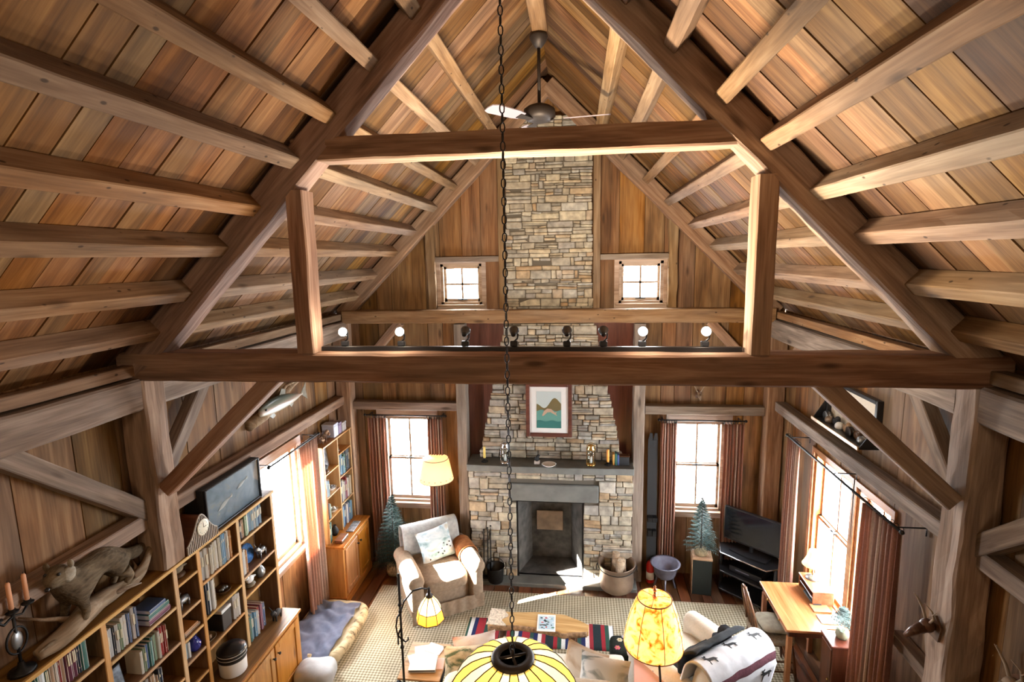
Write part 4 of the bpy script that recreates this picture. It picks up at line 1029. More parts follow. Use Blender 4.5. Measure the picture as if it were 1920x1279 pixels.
vs = [P_(-2.70, 3.00, .30), P_(-2.70, 2.91, .345), P_(-2.70, 2.79, .335), P_(-2.69, 2.68, .295), P_(-2.68, 2.61, .36), P_(-2.66, 2.565, .44), P_(-2.635, 2.515, .435), P_(-2.61, 2.465, .42),
      P_(-2.75, 3.10, .24), P_(-2.78, 3.22, .19), P_(-2.79, 3.32, .20),
      P_(-2.755, 2.99, .20), P_(-2.77, 3.04, .13), P_(-2.755, 2.99, .095), P_(-2.66, 2.99, .20), P_(-2.65, 3.04, .14), P_(-2.66, 3.0, .10),
      P_(-2.74, 2.66, .20), P_(-2.75, 2.65, .13), P_(-2.745, 2.62, .075), P_(-2.64, 2.67, .20), P_(-2.63, 2.68, .13), P_(-2.63, 2.65, .08)]
ed = [(0, 1), (1, 2), (2, 3), (3, 4), (4, 5), (5, 6), (6, 7), (0, 8), (8, 9), (9, 10), (0, 11), (11, 12), (12, 13), (0, 14), (14, 15), (15, 16), (3, 17), (17, 18), (18, 19), (3, 20), (20, 21), (21, 22)]
ra = [.085, .092, .085, .092, .078, .080, .054, .027, .045, .05, .02, .05, .024, .022, .05, .024, .022, .034, .024, .024, .034, .024, .024]
skin('body', vs, ed, ra, MT['fur'], ma)
for sx, (x, y, z), mt in ((1, (-2.60, 2.598, .492), 'furlight'), (-1, (-2.698, 2.54, .493), 'fur')):
    m = MB(); m.smooth = True; m.ball(P_(x, y, z), (.020, .012, .026), 12, 8); lab(m.build('ear', MT[mt], ma), 'rounded ear, pale on the side to the room' if sx > 0 else 'rounded brown ear')
m = MB(); m.smooth = True; m.ball(P_(-2.608, 2.585, .43), (.026, .040, .048), 14, 10); m.jitter(.006, 30); lab(m.build('cheek_fur', MT['furlight'], ma), 'pale fur on the cheek')
for p in ((-2.602, 2.522, .468), (-2.662, 2.497, .472)):
    m = MB(); m.smooth = True; m.ball(P_(*p), .010, 8, 6); m.build('eye', MT['black'], ma)
m = MB(); m.smooth = True; m.ball(P_(-2.595, 2.440, .424), (.015, .012, .012), 8, 6); m.build('nose', MT['black'], ma)
# candelabra and candles
c = thing('candelabra', 'black iron candelabra with leafy medallion on top of the bookcase', 'candelabra', (-2.70, 2.33, ZT + .001))
m = MB(); m.smooth = True; m.lathe([(0, 0), (.065, 0), (.06, .015), (.02, .03), (.014, .06)], 16); m.build('foot', MT['iron'], c)
m = MB(); m.smooth = True; m.tube([(0, 0, .05), (0, 0, .36)], .008, 8)
m.tube([(0, .055 * math.cos(t), .19 + .075 * math.sin(t)) for t in [2 * PI * k / 20 for k in range(20)]], .006, 6, closed=True); m.build('stem', MT['iron'], c)
m = MB(); m.smooth = True; m.ball((.0, 0, .19), (.012, .032, .055), 12, 8); m.build('medallion', MT['pewter'], c)
m = MB(); m.smooth = True; m.tube([(0, -.085, .355), (0, -.05, .315), (0, 0, .335), (0, .05, .315), (0, .085, .355)], .007, 6); m.build('arms', MT['iron'], c)
for y in (-.085, 0.0, .085):
    m = MB(); m.smooth = True; m.lathe([(.0, .345), (.012, .35), (.028, .355), (.03, .361), (.016, .363), (.016, .377), (.012, .377), (.012, .363), (0, .361)], 14, c=(0, y, .0)); m.build('drip_pan', MT['iron'], c)
for i, y in enumerate((2.245, 2.33, 2.415)):
    candle('taper_candle', ('salmon candle in the iron candelabra, nearest the picture edge', 'salmon candle in the middle of the iron candelabra', 'salmon candle in the iron candelabra arm closest to the marten')[i], -2.70, y, ZT + .363, .0115, .17, MT['wax_p'], 'candles in the candelabra')

# ------------------------------------------------------------------ corner bookcase
XG = -2.65; YG0, YG1 = 5.83, 6.60
kb = thing('bookcase', 'tall pine bookcase with cupboard base in the far corner behind the curtain', 'bookcase', (XBK, 5.8, 0))
part('top_board', [(XBK, 5.82, 1.985, XG + .008, 6.62, 2.005)], MT['pine_y'], kb)
part('back_panel', [(XBK, 5.84, .76, XBK + .012, 6.61, 1.985)], MT['pine_z'], kb)
for y in (5.845, 6.22, 6.605): part('divider', [(XBK + .012, y - .011, .76, XG, y + .011, 1.984)], MT['pr_z'] if y < 6 else MT['pine_z'], kb)
SG = {0: [1.645, 1.35, 1.06], 1: [1.77, 1.46, 1.10]}
DG = (5.845, 6.22, 6.605)
for k, zs in SG.items():
    for z in zs: part('shelf', [(XBK + .012, DG[k] + .0115, z - .018, XG - .002, DG[k + 1] - .0115, z)], MT['pine_y'], kb)
part('base_cabinet', [(XBK, 5.80, .06, -2.475, 6.62, .735), (XBK, 5.82, 0, -2.49, 6.62, .06)], MT['pr_z'], kb)
part('counter_board', [(XBK, 5.785, .735, -2.455, 6.63, .76)], MT['pr_y'], kb)
part('base_moulding', [(-2.474, 5.79, 0, -2.46, 6.62, .09), (XBK, 5.785, 0, -2.46, 5.799, .09)], MT['pr_y'], kb)
door(kb, 5.84, 6.2, .12, .70, -2.474, 6.17); door(kb, 6.22, 6.58, .12, .70, -2.474, 6.25)
G2 = 'books in the corner bookcase'
fill(6.24, 6.59, 1.461, XG - .012, 'second shelf, window half of the corner bookcase', G2, pal=[2, 3, 6, 2, 7], wr=(.028, .045), hr=(.22, .28))
fill(6.24, 6.59, 1.101, XG - .012, 'third shelf, window half of the corner bookcase', G2, pal=[10, 4, 5, 12, 0, 7], wr=(.022, .04), hr=(.24, .3))
fill(6.24, 6.59, .761, XG - .012, 'lowest row, window half of the corner bookcase', G2, pal=[6, 2, 0, 11, 13, 7], wr=(.02, .04), hr=(.22, .28))
fill(5.865, 6.0, 1.351, XG - .012, 'second shelf of the corner bookcase, curtain side', G2, pal=[0, 1, 7, 11], hr=(.18, .22))
fill(5.865, 5.98, 1.061, XG - .012, 'third shelf of the corner bookcase, curtain side', G2, pal=[3, 9, 7], hr=(.18, .22))
fill(5.865, 5.96, .761, XG - .012, 'lowest row, curtain half of the corner bookcase', G2, pal=[3, 7, 10], hr=(.2, .26))
blob_art('brass_ornament', 'gold ornament on the top shelf of the corner bookcase', 'ornament', -2.72, 6.32, 1.771, 'bird', MT['brass'])
blob_art('pottery_bowl', 'pale bowl on the second shelf of the corner bookcase', 'bowl', -2.72, 6.1, 1.351, 'bowl', MT['white'], MT['pewter'])
blob_art('shell_bowl', 'pale bowl on the third shelf of the corner bookcase', 'bowl', -2.72, 6.1, 1.061, 'bowl', MT['cream'], MT['white'])
blob_art('dark_vase', 'dark little vase under the lowest shelf of the corner bookcase', 'vase', -2.70, 6.08, .761, 'vase', MT['blackmatte'])
blob_art('loon_carving', 'dark carved bird in front of the photo in the corner bookcase', 'ornament', -2.69, 5.93, 1.646, 'bird', MT['blackmatte'])
c = thing('framed_photo', 'grey framed photo on the top shelf of the corner bookcase', 'picture', (-2.76, 6.05, 1.646)); mm = Matrix.Rotation(R(-8), 4, 'Y')
m = MB(); m.cbox(-.008, -.12, 0, .008, .12, .28, M=mm); m.build('frame', MT['pewter'], c); m = MB(); m.box(.0085, -.1, .02, .0095, .1, .26, M=mm); m.build('photo', plain('grey_photo', (.2, .22, .25), .25, var=.8, scale=16), c)
c = thing('cigar_box', 'flat brown wooden box on the counter of the corner bookcase', 'box', (-2.56, 5.96, .761)); m = MB(); m.cbox(-.05, -.09, 0, .05, .09, .035); m.build('body', MT['chairwood'], c); m = MB(); m.cbox(-.052, -.092, .035, .052, .092, .045); m.build('lid', MT['desk'], c)
m = MB(); m.cbox(-.05, -.14, 0, .05, .14, .012); o = m.build('photo_frame', plain('grey_print', (.3, .31, .33), .3, var=.8, scale=20), loc=(-2.55, 6.30, .761), rot=(0, 0, .05)); tag(o, 'grey photo lying flat on the counter of the corner bookcase', 'photo')
# on top of the corner bookcase
c = thing('dried_wreath', 'dark tangle of dried plants on top of the corner bookcase', 'dried plants', (-2.75, 5.98, 2.006))
m = MB(); random.seed(8)
for k in range(70):
    t = U(0, 2 * PI); r_ = U(.02, .08); p = V((r_ * math.cos(t), r_ * 1.6 * math.sin(t), U(.01, .04))); q = p + V((U(-.05, .05), U(-.06, .06), U(.02, .12)))
    m.tube([p, (p + q) / 2 + V((0, 0, .02)), q], [.004, .003, .001], 4)
m.build('twigs', MT['chairwood'], c)
dfm = plain('dried_flower', (.38, .24, .15), .9, var=.5, scale=40)
for k in range(16):
    m = MB(); m.smooth = True; m.ball((U(-.05, .07), U(-.1, .14), U(.05, .12)), U(.012, .024), 8, 6); m.build('dried_flower', dfm, c)
for i, (y, w_, h_, col, nm) in enumerate(((6.24, .13, .17, (.50, .52, .62), 'pale lilac box'), (6.36, .09, .15, (.22, .16, .26), 'dark purple box'), (6.48, .12, .12, (.55, .55, .55), 'light grey box'))):
    c = thing('storage_box', '%s on top of the corner bookcase' % nm, 'box', (-2.745, y, 2.006), 0, 'boxes on the corner bookcase'); mt = plain('box_%d' % i, col, .5)
    m = MB(); m.cbox(-.08, -w_ / 2 + .003, 0, .08, w_ / 2 - .003, h_ - .03); m.build('body', mt, c); m = MB(); m.cbox(-.083, -w_ / 2, h_ - .03, .083, w_ / 2, h_); m.build('lid', mt, c)
# ------------------------------------------------------------------ rugs, seating, tables
random.seed(31)
def rounded(mb, c, s, e1=.3, e2=.3, M=None, n=28, m=16):
    """rounded box (superellipsoid) with half sizes s"""
    f = lambda v, e: math.copysign(abs(v) ** e, v)
    vs = []; mb.smooth = True
    for j in range(m + 1):
        p = -PI / 2 + PI * j / m
        for k in range(n):
            t = 2 * PI * k / n
            v = V((s[0] * f(math.cos(p), e1) * f(math.cos(t), e2), s[1] * f(math.cos(p), e1) * f(math.sin(t), e2), s[2] * f(math.sin(p), e1)))
            vs.append((M @ v if M is not None else v) + V(c))
    fs = [(j * n + k, j * n + (k + 1) % n, (j + 1) * n + (k + 1) % n, (j + 1) * n + k) for j in range(m) for k in range(n)]
    return mb.add(vs, fs)
def cushion(mb, w, h, t, M):
    """square throw pillow, w by h, t thick, corners pulled out"""
    n = 14; mb.smooth = True
    for sd in (1, -1):
        def fn(u, v):
            a, b = 2 * u - 1, 2 * v - 1
            k = (1 - abs(a) ** 2.6) * (1 - abs(b) ** 2.6)
            pin = 1 - .09 * (1 - abs(a) ** 2) * abs(b) ** 6 - .0
            x = a * w / 2 * (1 - .08 * (1 - b * b)); y = b * h / 2 * (1 - .08 * (1 - a * a))
            return M @ V((x, y, sd * t / 2 * k ** .6))
        mb.sheet(fn, n, n)
    return mb

def weave(name, c1, c2, sx=60, rough=.95):
    m, nt, n, l = newmat(name); b = bsdf(nt, rough, .1); tc = N(nt, 'ShaderNodeTexCoord')
    mp_ = N(nt, 'ShaderNodeMapping'); mp_.inputs['Rotation'].default_value = (0, 0, R(45)); mp_.inputs['Scale'].default_value = (sx, sx, sx); l.new(tc.outputs['Object'], mp_.inputs[0])
    ck = N(nt, 'ShaderNodeTexChecker'); ck.inputs['Scale'].default_value = 1; ck.inputs[1].default_value = (*c1, 1); ck.inputs[2].default_value = (*c2, 1); l.new(mp_.outputs[0], ck.inputs[0])
    nz = N(nt, 'ShaderNodeTexNoise'); nz.inputs['Scale'].default_value = 3; l.new(tc.outputs['Object'], nz.inputs['Vector'])
    r = ramp(nt, [(.3, (.85, .85, .85)), (.7, (1.1, 1.1, 1.1))]); l.new(nz.outputs[0], r.inputs[0])
    mx = N(nt, 'ShaderNodeMix', data_type='RGBA', blend_type='MULTIPLY'); mx.inputs[0].default_value = 1; l.new(ck.outputs[0], mx.inputs[6]); l.new(r.outputs[0], mx.inputs[7]); l.new(mx.outputs[2], b.inputs['Base Color'])
    bp = N(nt, 'ShaderNodeBump'); bp.inputs['Strength'].default_value = .4; bp.inputs['Distance'].default_value = .004; l.new(ck.outputs['Fac'], bp.inputs['Height']); l.new(bp.outputs[0], b.inputs['Normal']); return m
m = MB(); m.cbox(-2.17, 1.5, .001, 2.5, 6.22, .012, .004)
o = m.build('area_rug', weave('sisal_weave', (.52, .46, .34), (.22, .185, .12), 42)); tag(o, 'large beige woven sisal rug covering the living room floor', 'rug')
SER = [(.02, .03, .035), (.02, .03, .035), (.30, .025, .035), (.03, .08, .06), (.70, .70, .68), (.02, .03, .10), (.32, .03, .04), (.30, .03, .04), (.03, .07, .06), (.02, .025, .09), (.66, .62, .6), (.28, .03, .04)]
m = MB(); m.smooth = True
m.sheet(lambda u, v: (-.9 + 1.65 * u, 5.27 + .41 * v + .012 * math.sin(u * 9), .014 + .004 * abs(math.sin(u * 14 + v * 2))), 60, 8)
o = m.build('serape_rug', cloth('striped_serape', (.3, .1, .1), .12, 90, .3, stripes=('x', 1.9, SER)), solid=.008); tag(o, 'narrow navy, red and white striped serape lying under the slab coffee table', 'rug')

# coffee table: live-edge slab
c = thing('coffee_table', 'live-edge wooden slab coffee table on short legs over the striped serape', 'coffee table', (-.05, 5.14, 0), -.06)
def slab_y(x, s): 
    base = .125 + .03 * math.sin(x * 5 + s) + .02 * noise.noise(V((x * 9, s * 4, 0)))
    if x > .25: base -= (x - .25) * .28
    return s * base
xs = [-.52 + 1.04 * i / 44 for i in range(45)]
poly = [(x, slab_y(x, -1)) for x in xs] + [(x, slab_y(x, 1)) for x in reversed(xs)]
m = MB(); m.prism(poly, .365, .42); m.build('slab_top', MT['slab'], c, bev=.006)
m = MB()
def edge(u, v):
    x = -.515 + 1.02 * u; return (x, slab_y(x, -1) - .012 * math.sin(PI * v) - .006 * noise.noise(V((x * 30, v * 4, 1))), .36 + .058 * v)
m.smooth = True; m.sheet(edge, 60, 5); lab(m.build('bark_edge', MT['bark'], c, solid=.008), 'rough bark along the front edge')
m = MB(); rr = [(-.535 + .012 * noise.noise(V((y * 20, 0, 0))), y) for y in [-.13 + .26 * i / 10 for i in range(11)]]
m.prism([(x, y) for x, y in rr] + [(-.36 + .03 * math.sin(y * 40), y) for x, y in reversed(rr)], .418, .426); m.jitter(.006, 30); lab(m.build('pale_bark_patch', plain('pale_bark', (.62, .52, .40), .9, var=.4, scale=40, bump=.8), c), 'pale rough patch at the far end')
for sx in (-.38, .36):
    for sy in (-.07, .07):
        m = MB(); m.smooth = True; m.tube([(sx, sy, .366), (sx * 1.05, sy * 1.25, .022)], [.03, .022], 8); m.build('leg', MT['chairwood'], c)
c = thing('magazine', 'white magazine with a Christmas picture cover on the slab coffee table', 'magazine', (.03, 5.115, .4215), .02)
m = MB(); m.cbox(-.095, -.13, 0, .095, .13, .006, .001); m.build('pages', MT['paper'], c)
m = MB(); random.seed(4)
m.m = 0; m.box(-.08, -.1, .006, .08, .1, .0068)
for k in range(34):
    m.m = random.choice((1, 2, 3, 4)); x, y = U(-.07, .06), U(-.095, .08); m.box(x, y, .0068, x + U(.01, .03), y + U(.008, .02), .0072)
m.build('cover_print', [plain('c_sky', (.45, .60, .68)), plain('c_red', (.55, .05, .05)), plain('c_dark', (.05, .08, .10)), plain('c_white', (.8, .8, .8)), plain('c_green', (.1, .22, .15))], c)

def armchair(label, cat, x, y, rz, mat, extra=True, name='armchair'):
    c = thing(name, label, cat, (x, y, .012), rz)
    m = MB(); rounded(m, (0, .02, .24), (.31, .36, .16), .25, .25); m.build('base', mat, c)
    m = MB(); rounded(m, (0, -.06, .40), (.275, .34, .085), .35, .3); m.build('seat_cushion', mat, c)
    m = MB(); T = Matrix.Rotation(R(-12), 4, 'X'); rounded(m, (0, .33, .52), (.335, .115, .31), .35, .3, T)
    m.build('backrest', mat, c)
    for s in (1, -1):
        m = MB(); rounded(m, (s * .365, -.02, .31), (.085, .40, .245), .3, .3)
        m.smooth = True; n = 20; T = Matrix.Translation((s * .375, 0, .52)) @ Matrix.Rotation(R(90), 4, 'X')
        m.lathe([(0, -.36), (.075, -.355), (.1, -.33), (.108, .2), (.1, .38), (.08, .41), (0, .415)], 20, M=T)
        m.build('arm', mat, c)
    m = MB()
    m.sheet(lambda u, v: (-.44 + .88 * u, -.41 - .006 * math.sin(u * 40), .02 + .18 * v), 60, 3); m.build('skirt', mat, c, solid=.012)
    for sx in (-.34, .34):
        for sy in (-.34, .36):
            m = MB(); m.smooth = True; m.tube([(sx, sy, .1), (sx, sy, 0)], [.03, .022], 8); m.build('leg', MT['chairwood'], c)
    return c
MT['tan'] = cloth('tan_chenille', (.29, .215, .15), .15, 30, .4)
ARM = armchair('tan upholstered armchair by the sunny left window with a print pillow', 'armchair', -1.36, 6.02, .55, MT['tan'])
m = MB()
def cover(u, v):
    y = -.08 + .30 * u; a = PI * (1.12 - 1.24 * v) ; r_ = .122 + .004 * math.cos(u * 60)
    return (.375 + r_ * math.cos(a), y, .52 + r_ * math.sin(a) - (0))
m.smooth = True; m.sheet(cover, 40, 14); lab(m.build('arm_cover', cloth('rust_cover', (.30, .12, .045), .25, 20, .4), ARM, solid=.012), 'ribbed rust brown cover folded over the arm')
# throw over the back
c = thing('throw_blanket', 'grey throw blanket folded over the back of the tan armchair', 'blanket', (-1.36, 6.02, .012), .55)
m = MB(); T = Matrix.Translation((0, .33, .52)) @ Matrix.Rotation(R(-12), 4, 'X')
def drape(u, v):
    x = -.36 + .72 * u; s = v * 1.0
    # front, over the top, down the rear
    L0, L1 = .2, .28; tot = L0 + .26 + L1; d = s * tot; r_ = .13
    if d < L0: y, z = -r_, .19 - (L0 - d) + .0
    elif d < L0 + .26: a = PI - PI * (d - L0) / .26; y, z = r_ * math.cos(a), .19 + .145 * math.sin(a)
    else: y, z = r_, .19 - (d - L0 - .26)
    w = .010 * noise.noise(V((x * 7, d * 6, 3)))
    return T @ V((x, y + w * (1 if y > 0 else -1) , z + abs(w)))
m.smooth = True; m.sheet(drape, 30, 34); m.build('blanket', cloth('grey_throw', (.36, .37, .36), .15, 25, .4), c, solid=.016)
def print_mat(name, cols, scale):
    m, nt, n, l = newmat(name); b = bsdf(nt, .9, .1); tc = N(nt, 'ShaderNodeTexCoord'); mp_ = N(nt, 'ShaderNodeMapping'); mp_.inputs['Scale'].default_value = (scale * .5, scale, scale); l.new(tc.outputs['Object'], mp_.inputs[0])
    nz = N(nt, 'ShaderNodeTexNoise'); nz.inputs['Scale'].default_value = 1; nz.inputs['Detail'].default_value = 4; nz.inputs['Distortion'].default_value = .5; l.new(mp_.outputs[0], nz.inputs['Vector'])
    r = ramp(nt, cols); l.new(nz.outputs[0], r.inputs[0]); l.new(r.outputs[0], b.inputs['Base Color']); return m
c = thing('throw_pillow', 'white and pale blue landscape print pillow on the tan armchair', 'pillow', (-1.36, 6.02, .012), .55)
m = MB(); cushion(m, .44, .40, .14, Matrix.Translation((.02, .13, .655)) @ Matrix.Rotation(R(62), 4, 'X') @ Matrix.Rotation(R(8), 4, 'Z')); m.build('pillow_cover', print_mat('landscape_print', [(.3, (.16, .26, .28)), (.42, (.42, .55, .6)), (.52, (.70, .76, .78)), (.62, (.62, .6, .52)), (.72, (.30, .36, .36))], 9), c)
MM = Matrix.Translation((.02, .13, .655)) @ Matrix.Rotation(R(62), 4, 'X') @ Matrix.Rotation(R(8), 4, 'Z')
m = MB(); random.seed(2); m.smooth = True
for k in range(9):
    p = MM @ V((U(-.15, .17), U(-.16, -.02), .062)); m.ball(p, .009, 8, 6)
m.build('dots', MT['blackmatte'], c)

# cream armchair with blanket and coat at the lower edge of the picture
RZ2 = PI + .6435
armchair('cream armchair under the moose blanket, beside the amber floor lamp', 'armchair', 1.42, 4.62, RZ2, MT['cream'])
c = thing('moose_blanket', 'white blanket with dark moose and a maroon band over the cream armchair back', 'blanket', (1.42, 4.62, .012), RZ2)
def drape2(u, v):
    x = -.40 + .80 * u; L0, L1 = .16, .36; tot = L0 + .30 + L1; d = v * tot; r_ = .15
    if d < L0: y, z = -r_, .20 - (L0 - d)
    elif d < L0 + .30: a = PI - PI * (d - L0) / .30; y, z = r_ * math.cos(a), .20 + .16 * math.sin(a)
    else: y, z = r_ + .02, .20 - (d - L0 - .30)
    w = .012 * noise.noise(V((x * 6, d * 5, 8)))
    return T @ V((x, y + w, z + abs(w)))
m = MB(); m.smooth = True; m.sheet(drape2, 30, 40); m.build('blanket_cloth', cloth('white_fleece', (.62, .62, .64), .06, 20, .3), c, solid=.018)
def on_drape(x, d, lift=.012):
    tot = .16 + .30 + .36; u = (x + .40) / .80; p = V(drape2(u, d / tot)); q = V(drape2(u, min(1, d / tot + .01))); e = V(drape2(min(1, u + .01), d / tot))
    nrm = (e - p).cross(q - p).normalized()
    return p, (e - p).normalized(), (q - p).normalized(), nrm
m = MB(); m.smooth = True
for (d0, d1, mi) in ((.40, .455, 0), (.415, .44, 1)):
    m.m = mi
    def band(u, v):
        x = -.398 + .796 * u; p, e, q, nr = on_drape(x, d0 + (d1 - d0) * v); s = 1 if nr.y > 0 or nr.z > 0 else -1
        if mi == 1: x
        return p + nr * s * (.0105 + .001 * mi)
    if mi == 0: m.sheet(band, 30, 4)
m.build('maroon_band', [plain('maroon_weave', (.12, .03, .045), .9, var=.3, scale=60)], c)
m = MB(); random.seed(9)
moose = [(-.5, -.1), (-.3, .12), (-.1, .16), (.15, .2), (.3, .3), (.5, .28), (.48, .18), (.34, .14), (.28, 0), (.3, -.35), (.24, -.35), (.18, -.05), (-.2, -.08), (-.26, -.36), (-.33, -.36), (-.34, -.1)]
antl = [(.28, .3), (.2, .42), (.28, .52), (.36, .42), (.5, .5), (.46, .36), (.36, .3)]
for k, (x, d) in enumerate(((-.27, .52), (.02, .56), (.28, .53), (-.15, .70), (.16, .68), (-.3, .30), (-.02, .28), (.26, .30))):
    p, e, q, nr = on_drape(x, d); s = 1 if (nr.y > 0 or nr.z > .2) else -1; sc_ = .13 if d > .45 else .09
    for pl in (moose, antl):
        Mx = Matrix((e, -q, nr * s)).transposed().to_4x4(); Mx.translation = p + nr * s * .0105
        m.prism([(a * sc_ * (1.3), b_ * sc_ * 1.2) for a, b_ in pl], 0, .0012, Mx)
m.build('moose_print', MT['blackmatte'], c)
c = thing('dark_coat', 'dark grey coat lying over the cream armchair seat and backrest', 'coat', (1.42, 4.62, .012), RZ2)
def coat(u, v):
    x = -.26 + .62 * u + .05 * math.sin(v * 6) ; d = v
    if d < .25: y, z = -.10 - .10 * (d / .25), .385 - .10 * (d / .25) ** 2
    elif d < .7: y, z = -.205, .285 - .36 * (d - .25) / .45
    else: y, z = -.205 - .22 * (d - .7) / .3, -.075 - .02 * math.sin(d * 9)
    w = .03 * noise.noise(V((u * 4, v * 5, 2)))
    return T @ V((x, y - abs(w) * .8, z + w * .5))
m = MB(); m.smooth = True; m.sheet(coat, 26, 30); m.build('coat_body', cloth('charcoal_cloth', (.035, .037, .04), .3, 12, .5), c, solid=.022)
m = MB(); m.smooth = True; m.tube([T @ V(p) for p in ((-.18, -.22, .26), (-.27, -.25, .16), (-.31, -.30, .05), (-.30, -.36, -.01))], [.06, .055, .05, .045], 10); m.jitter(.012, 9); m.build('sleeve', cloth('charcoal_sleeve', (.03, .03, .035), .3, 12, .5), c)

# sofa in front of the viewer
c = thing('sofa', 'cream sofa facing the fireplace, under the hanging lamp', 'sofa', (0, 4.18, .012))
m = MB(); rounded(m, (0, .02, .22), (.76, .42, .17), .2, .2, n=40); m.build('base', MT['cream'], c)
for s in (-1, 1): 
    m = MB(); rounded(m, (s * .33, .08, .40), (.32, .38, .085), .35, .25, n=36); m.build('seat_cushion', MT['cream'], c)
m = MB(); rounded(m, (0, -.34, .5), (.76, .11, .33), .3, .22, n=40); m.build('backrest', MT['cream'], c)
for s in (-1, 1):
    m = MB(); rounded(m, (s * .70, .0, .32), (.085, .42, .25), .3, .3); m.build('arm', MT['cream'], c)
for sx in (-.66, .66):
    for sy in (-.34, .34):
        m = MB(); m.smooth = True; m.tube([(sx, sy, .08), (sx, sy, 0)], [.03, .024], 8); m.build('leg', MT['chairwood'], c)
def sofa_pillow(label, x, y, z, w, h, rx, rz, mat):
    c = thing('throw_pillow', label, 'pillow', (x, y, z), rz, 'pillows on the sofa')
    m = MB(); cushion(m, w, h, .13, Matrix.Rotation(R(rx), 4, 'X')); m.build('pillow_cover', mat, c)
sofa_pillow('pale pink print pillow on the end of the sofa by the paper-covered table', -.56, 4.30, .66, .40, .36, 60, .35, print_mat('pink_print', [(.35, (.55, .34, .28)), (.5, (.68, .62, .60)), (.7, (.72, .70, .72))], 7))
sofa_pillow('green leaf print pillow lying in front of the plaid throw on the sofa', -.60, 4.06, .74, .38, .34, 50, .2, print_mat('leaf_print', [(.38, (.10, .14, .09)), (.48, (.50, .44, .32)), (.65, (.68, .62, .50))], 12))
sofa_pillow('tan and white pillow standing on the sofa near the black footstool', .40, 4.22, .66, .40, .38, 58, -.5, print_mat('tan_print', [(.38, (.38, .24, .13)), (.5, (.66, .58, .48)), (.7, (.72, .68, .62))], 4))
sofa_pillow('white pillow with grey fern print on the sofa next to the amber lamp', .56, 4.04, .72, .42, .38, 50, -.25, print_mat('fern_print', [(.34, (.18, .22, .22)), (.46, (.70, .70, .68)), (.8, (.74, .73, .70))], 8))
c = thing('plaid_throw', 'brown plaid throw over the sofa arm by the paper-covered table', 'blanket', (-.70, 4.18, .012))
m = MB(); m.smooth = True
def plaid(u, v):
    y = -.34 + .34 * u; a = PI * (1.2 - 1.4 * v); w = .006 * noise.noise(V((u * 9, v * 5, 1)))
    return ((.11 + w) * math.cos(a), y, .46 + (.135 + w) * math.sin(a) if math.sin(a) > 0 else .46 + .3 * math.sin(a))
m.sheet(plaid, 20, 20); m.build('throw', cloth('brown_plaid', (.1, .06, .05), .15, 60, .3, stripes=('y', 14, [(.10, .05, .045), (.10, .05, .045), (.30, .22, .18), (.05, .03, .03), (.10, .05, .045), (.16, .09, .075)])), c, solid=.014)
# footstool with embroidered flowers
c = thing('footstool', 'black footstool embroidered with pink and cream flowers at the end of the sofa', 'footstool', (.84, 4.90, .012))
m = MB(); rounded(m, (0, 0, .30), (.17, .15, .10), .4, .35); m.build('cushion', cloth('black_needlepoint', (.015, .018, .015), .3, 60, .3), c)
random.seed(6); FM = [plain('cream_thread', (.55, .48, .34), .9), plain('pink_thread', (.5, .10, .14), .9), plain('grey_thread', (.35, .33, .38), .9), plain('gold_thread', (.4, .28, .06), .9)]
for (x, y, cidx) in ((-.07, .05, 0), (.03, -.03, 1), (.10, -.08, 0), (-.02, .1, 2), (.09, .07, 2), (-.1, -.06, 1)):
    m = MB()
    for k in range(6):
        t = k * PI / 3; m.smooth = True; m.ball((x + .018 * math.cos(t), y + .018 * math.sin(t), .397), (.013, .013, .006), 8, 5)
    m.m = 1; m.ball((x, y, .40), (.009, .009, .006), 8, 5); m.build('flower', [FM[cidx], FM[3]], c)
for sx in (-.12, .12):
    for sy in (-.1, .1): m = MB(); m.smooth = True; m.tube([(sx, sy, .22), (sx * 1.1, sy * 1.1, .11), (sx, sy, 0)], [.02, .026, .014], 8); m.build('leg', MT['chairwood'], c)

# side tables
c = thing('side_table', 'scrolled iron side table covered in papers beside the sofa', 'side table', (-1.03, 4.30, .012))
m = MB(); m.cbox(-.19, -.23, .54, .19, .23, .56, .004); m.build('table_top', MT['slab'], c)
m = MB(); m.smooth = True
m.tube([(-.19, -.23, .52), (.19, -.23, .52), (.19, .23, .52), (-.19, .23, .52)], .011, 8, closed=True)
for y in (-.235,): m.tube([(-.19 + .38 * i / 24, y, .47 + .035 * math.cos(i * PI / 6)) for i in range(25)], .010, 6)
m.build('rim', MT['iron'], c)
for sx in (-1, 1):
    for sy in (-1, 1):
        m = MB(); m.smooth = True; m.tube([(sx * .18, sy * .22, .53), (sx * .14, sy * .17, .40), (sx * .10, sy * .13, .22), (sx * .14, sy * .17, .08), (sx * .2, sy * .24, .015), (sx * .2, sy * .24, .0)], .013, 8); m.build('leg', MT['iron'], c)
TZ = .573
random.seed(12)
o = None
for i, (x, y, w_, h_, rz, z, mt, lbl) in enumerate(((-1.06, 4.42, .2, .15, .3, 0, MT['paper'], 'pale blue paper at the back of the iron side table'), (-.98, 4.45, .16, .12, -.3, .003, plain('pink_paper', (.72, .58, .58)), 'pink sheet at the back of the iron side table'), (-1.10, 4.28, .14, .2, .5, .004, MT['paper'], 'loose white sheet sticking out on the iron side table'), (-.90, 4.27, .1, .14, .1, .002, plain('rose_card', (.70, .48, .42)), 'rose coloured card at the edge of the iron side table'))):
    m = MB(); m.box(-w_ / 2, -h_ / 2, 0, w_ / 2, h_ / 2, .0018); o = m.build('paper_sheet', mt, loc=(x, y, TZ + z), rot=(0, 0, rz)); tag(o, lbl, 'paper', 'papers on the side table')
c = thing('large_book', 'large white book with dark edge on the papers of the iron side table', 'book', (-1.03, 4.24, TZ + .007), .12)
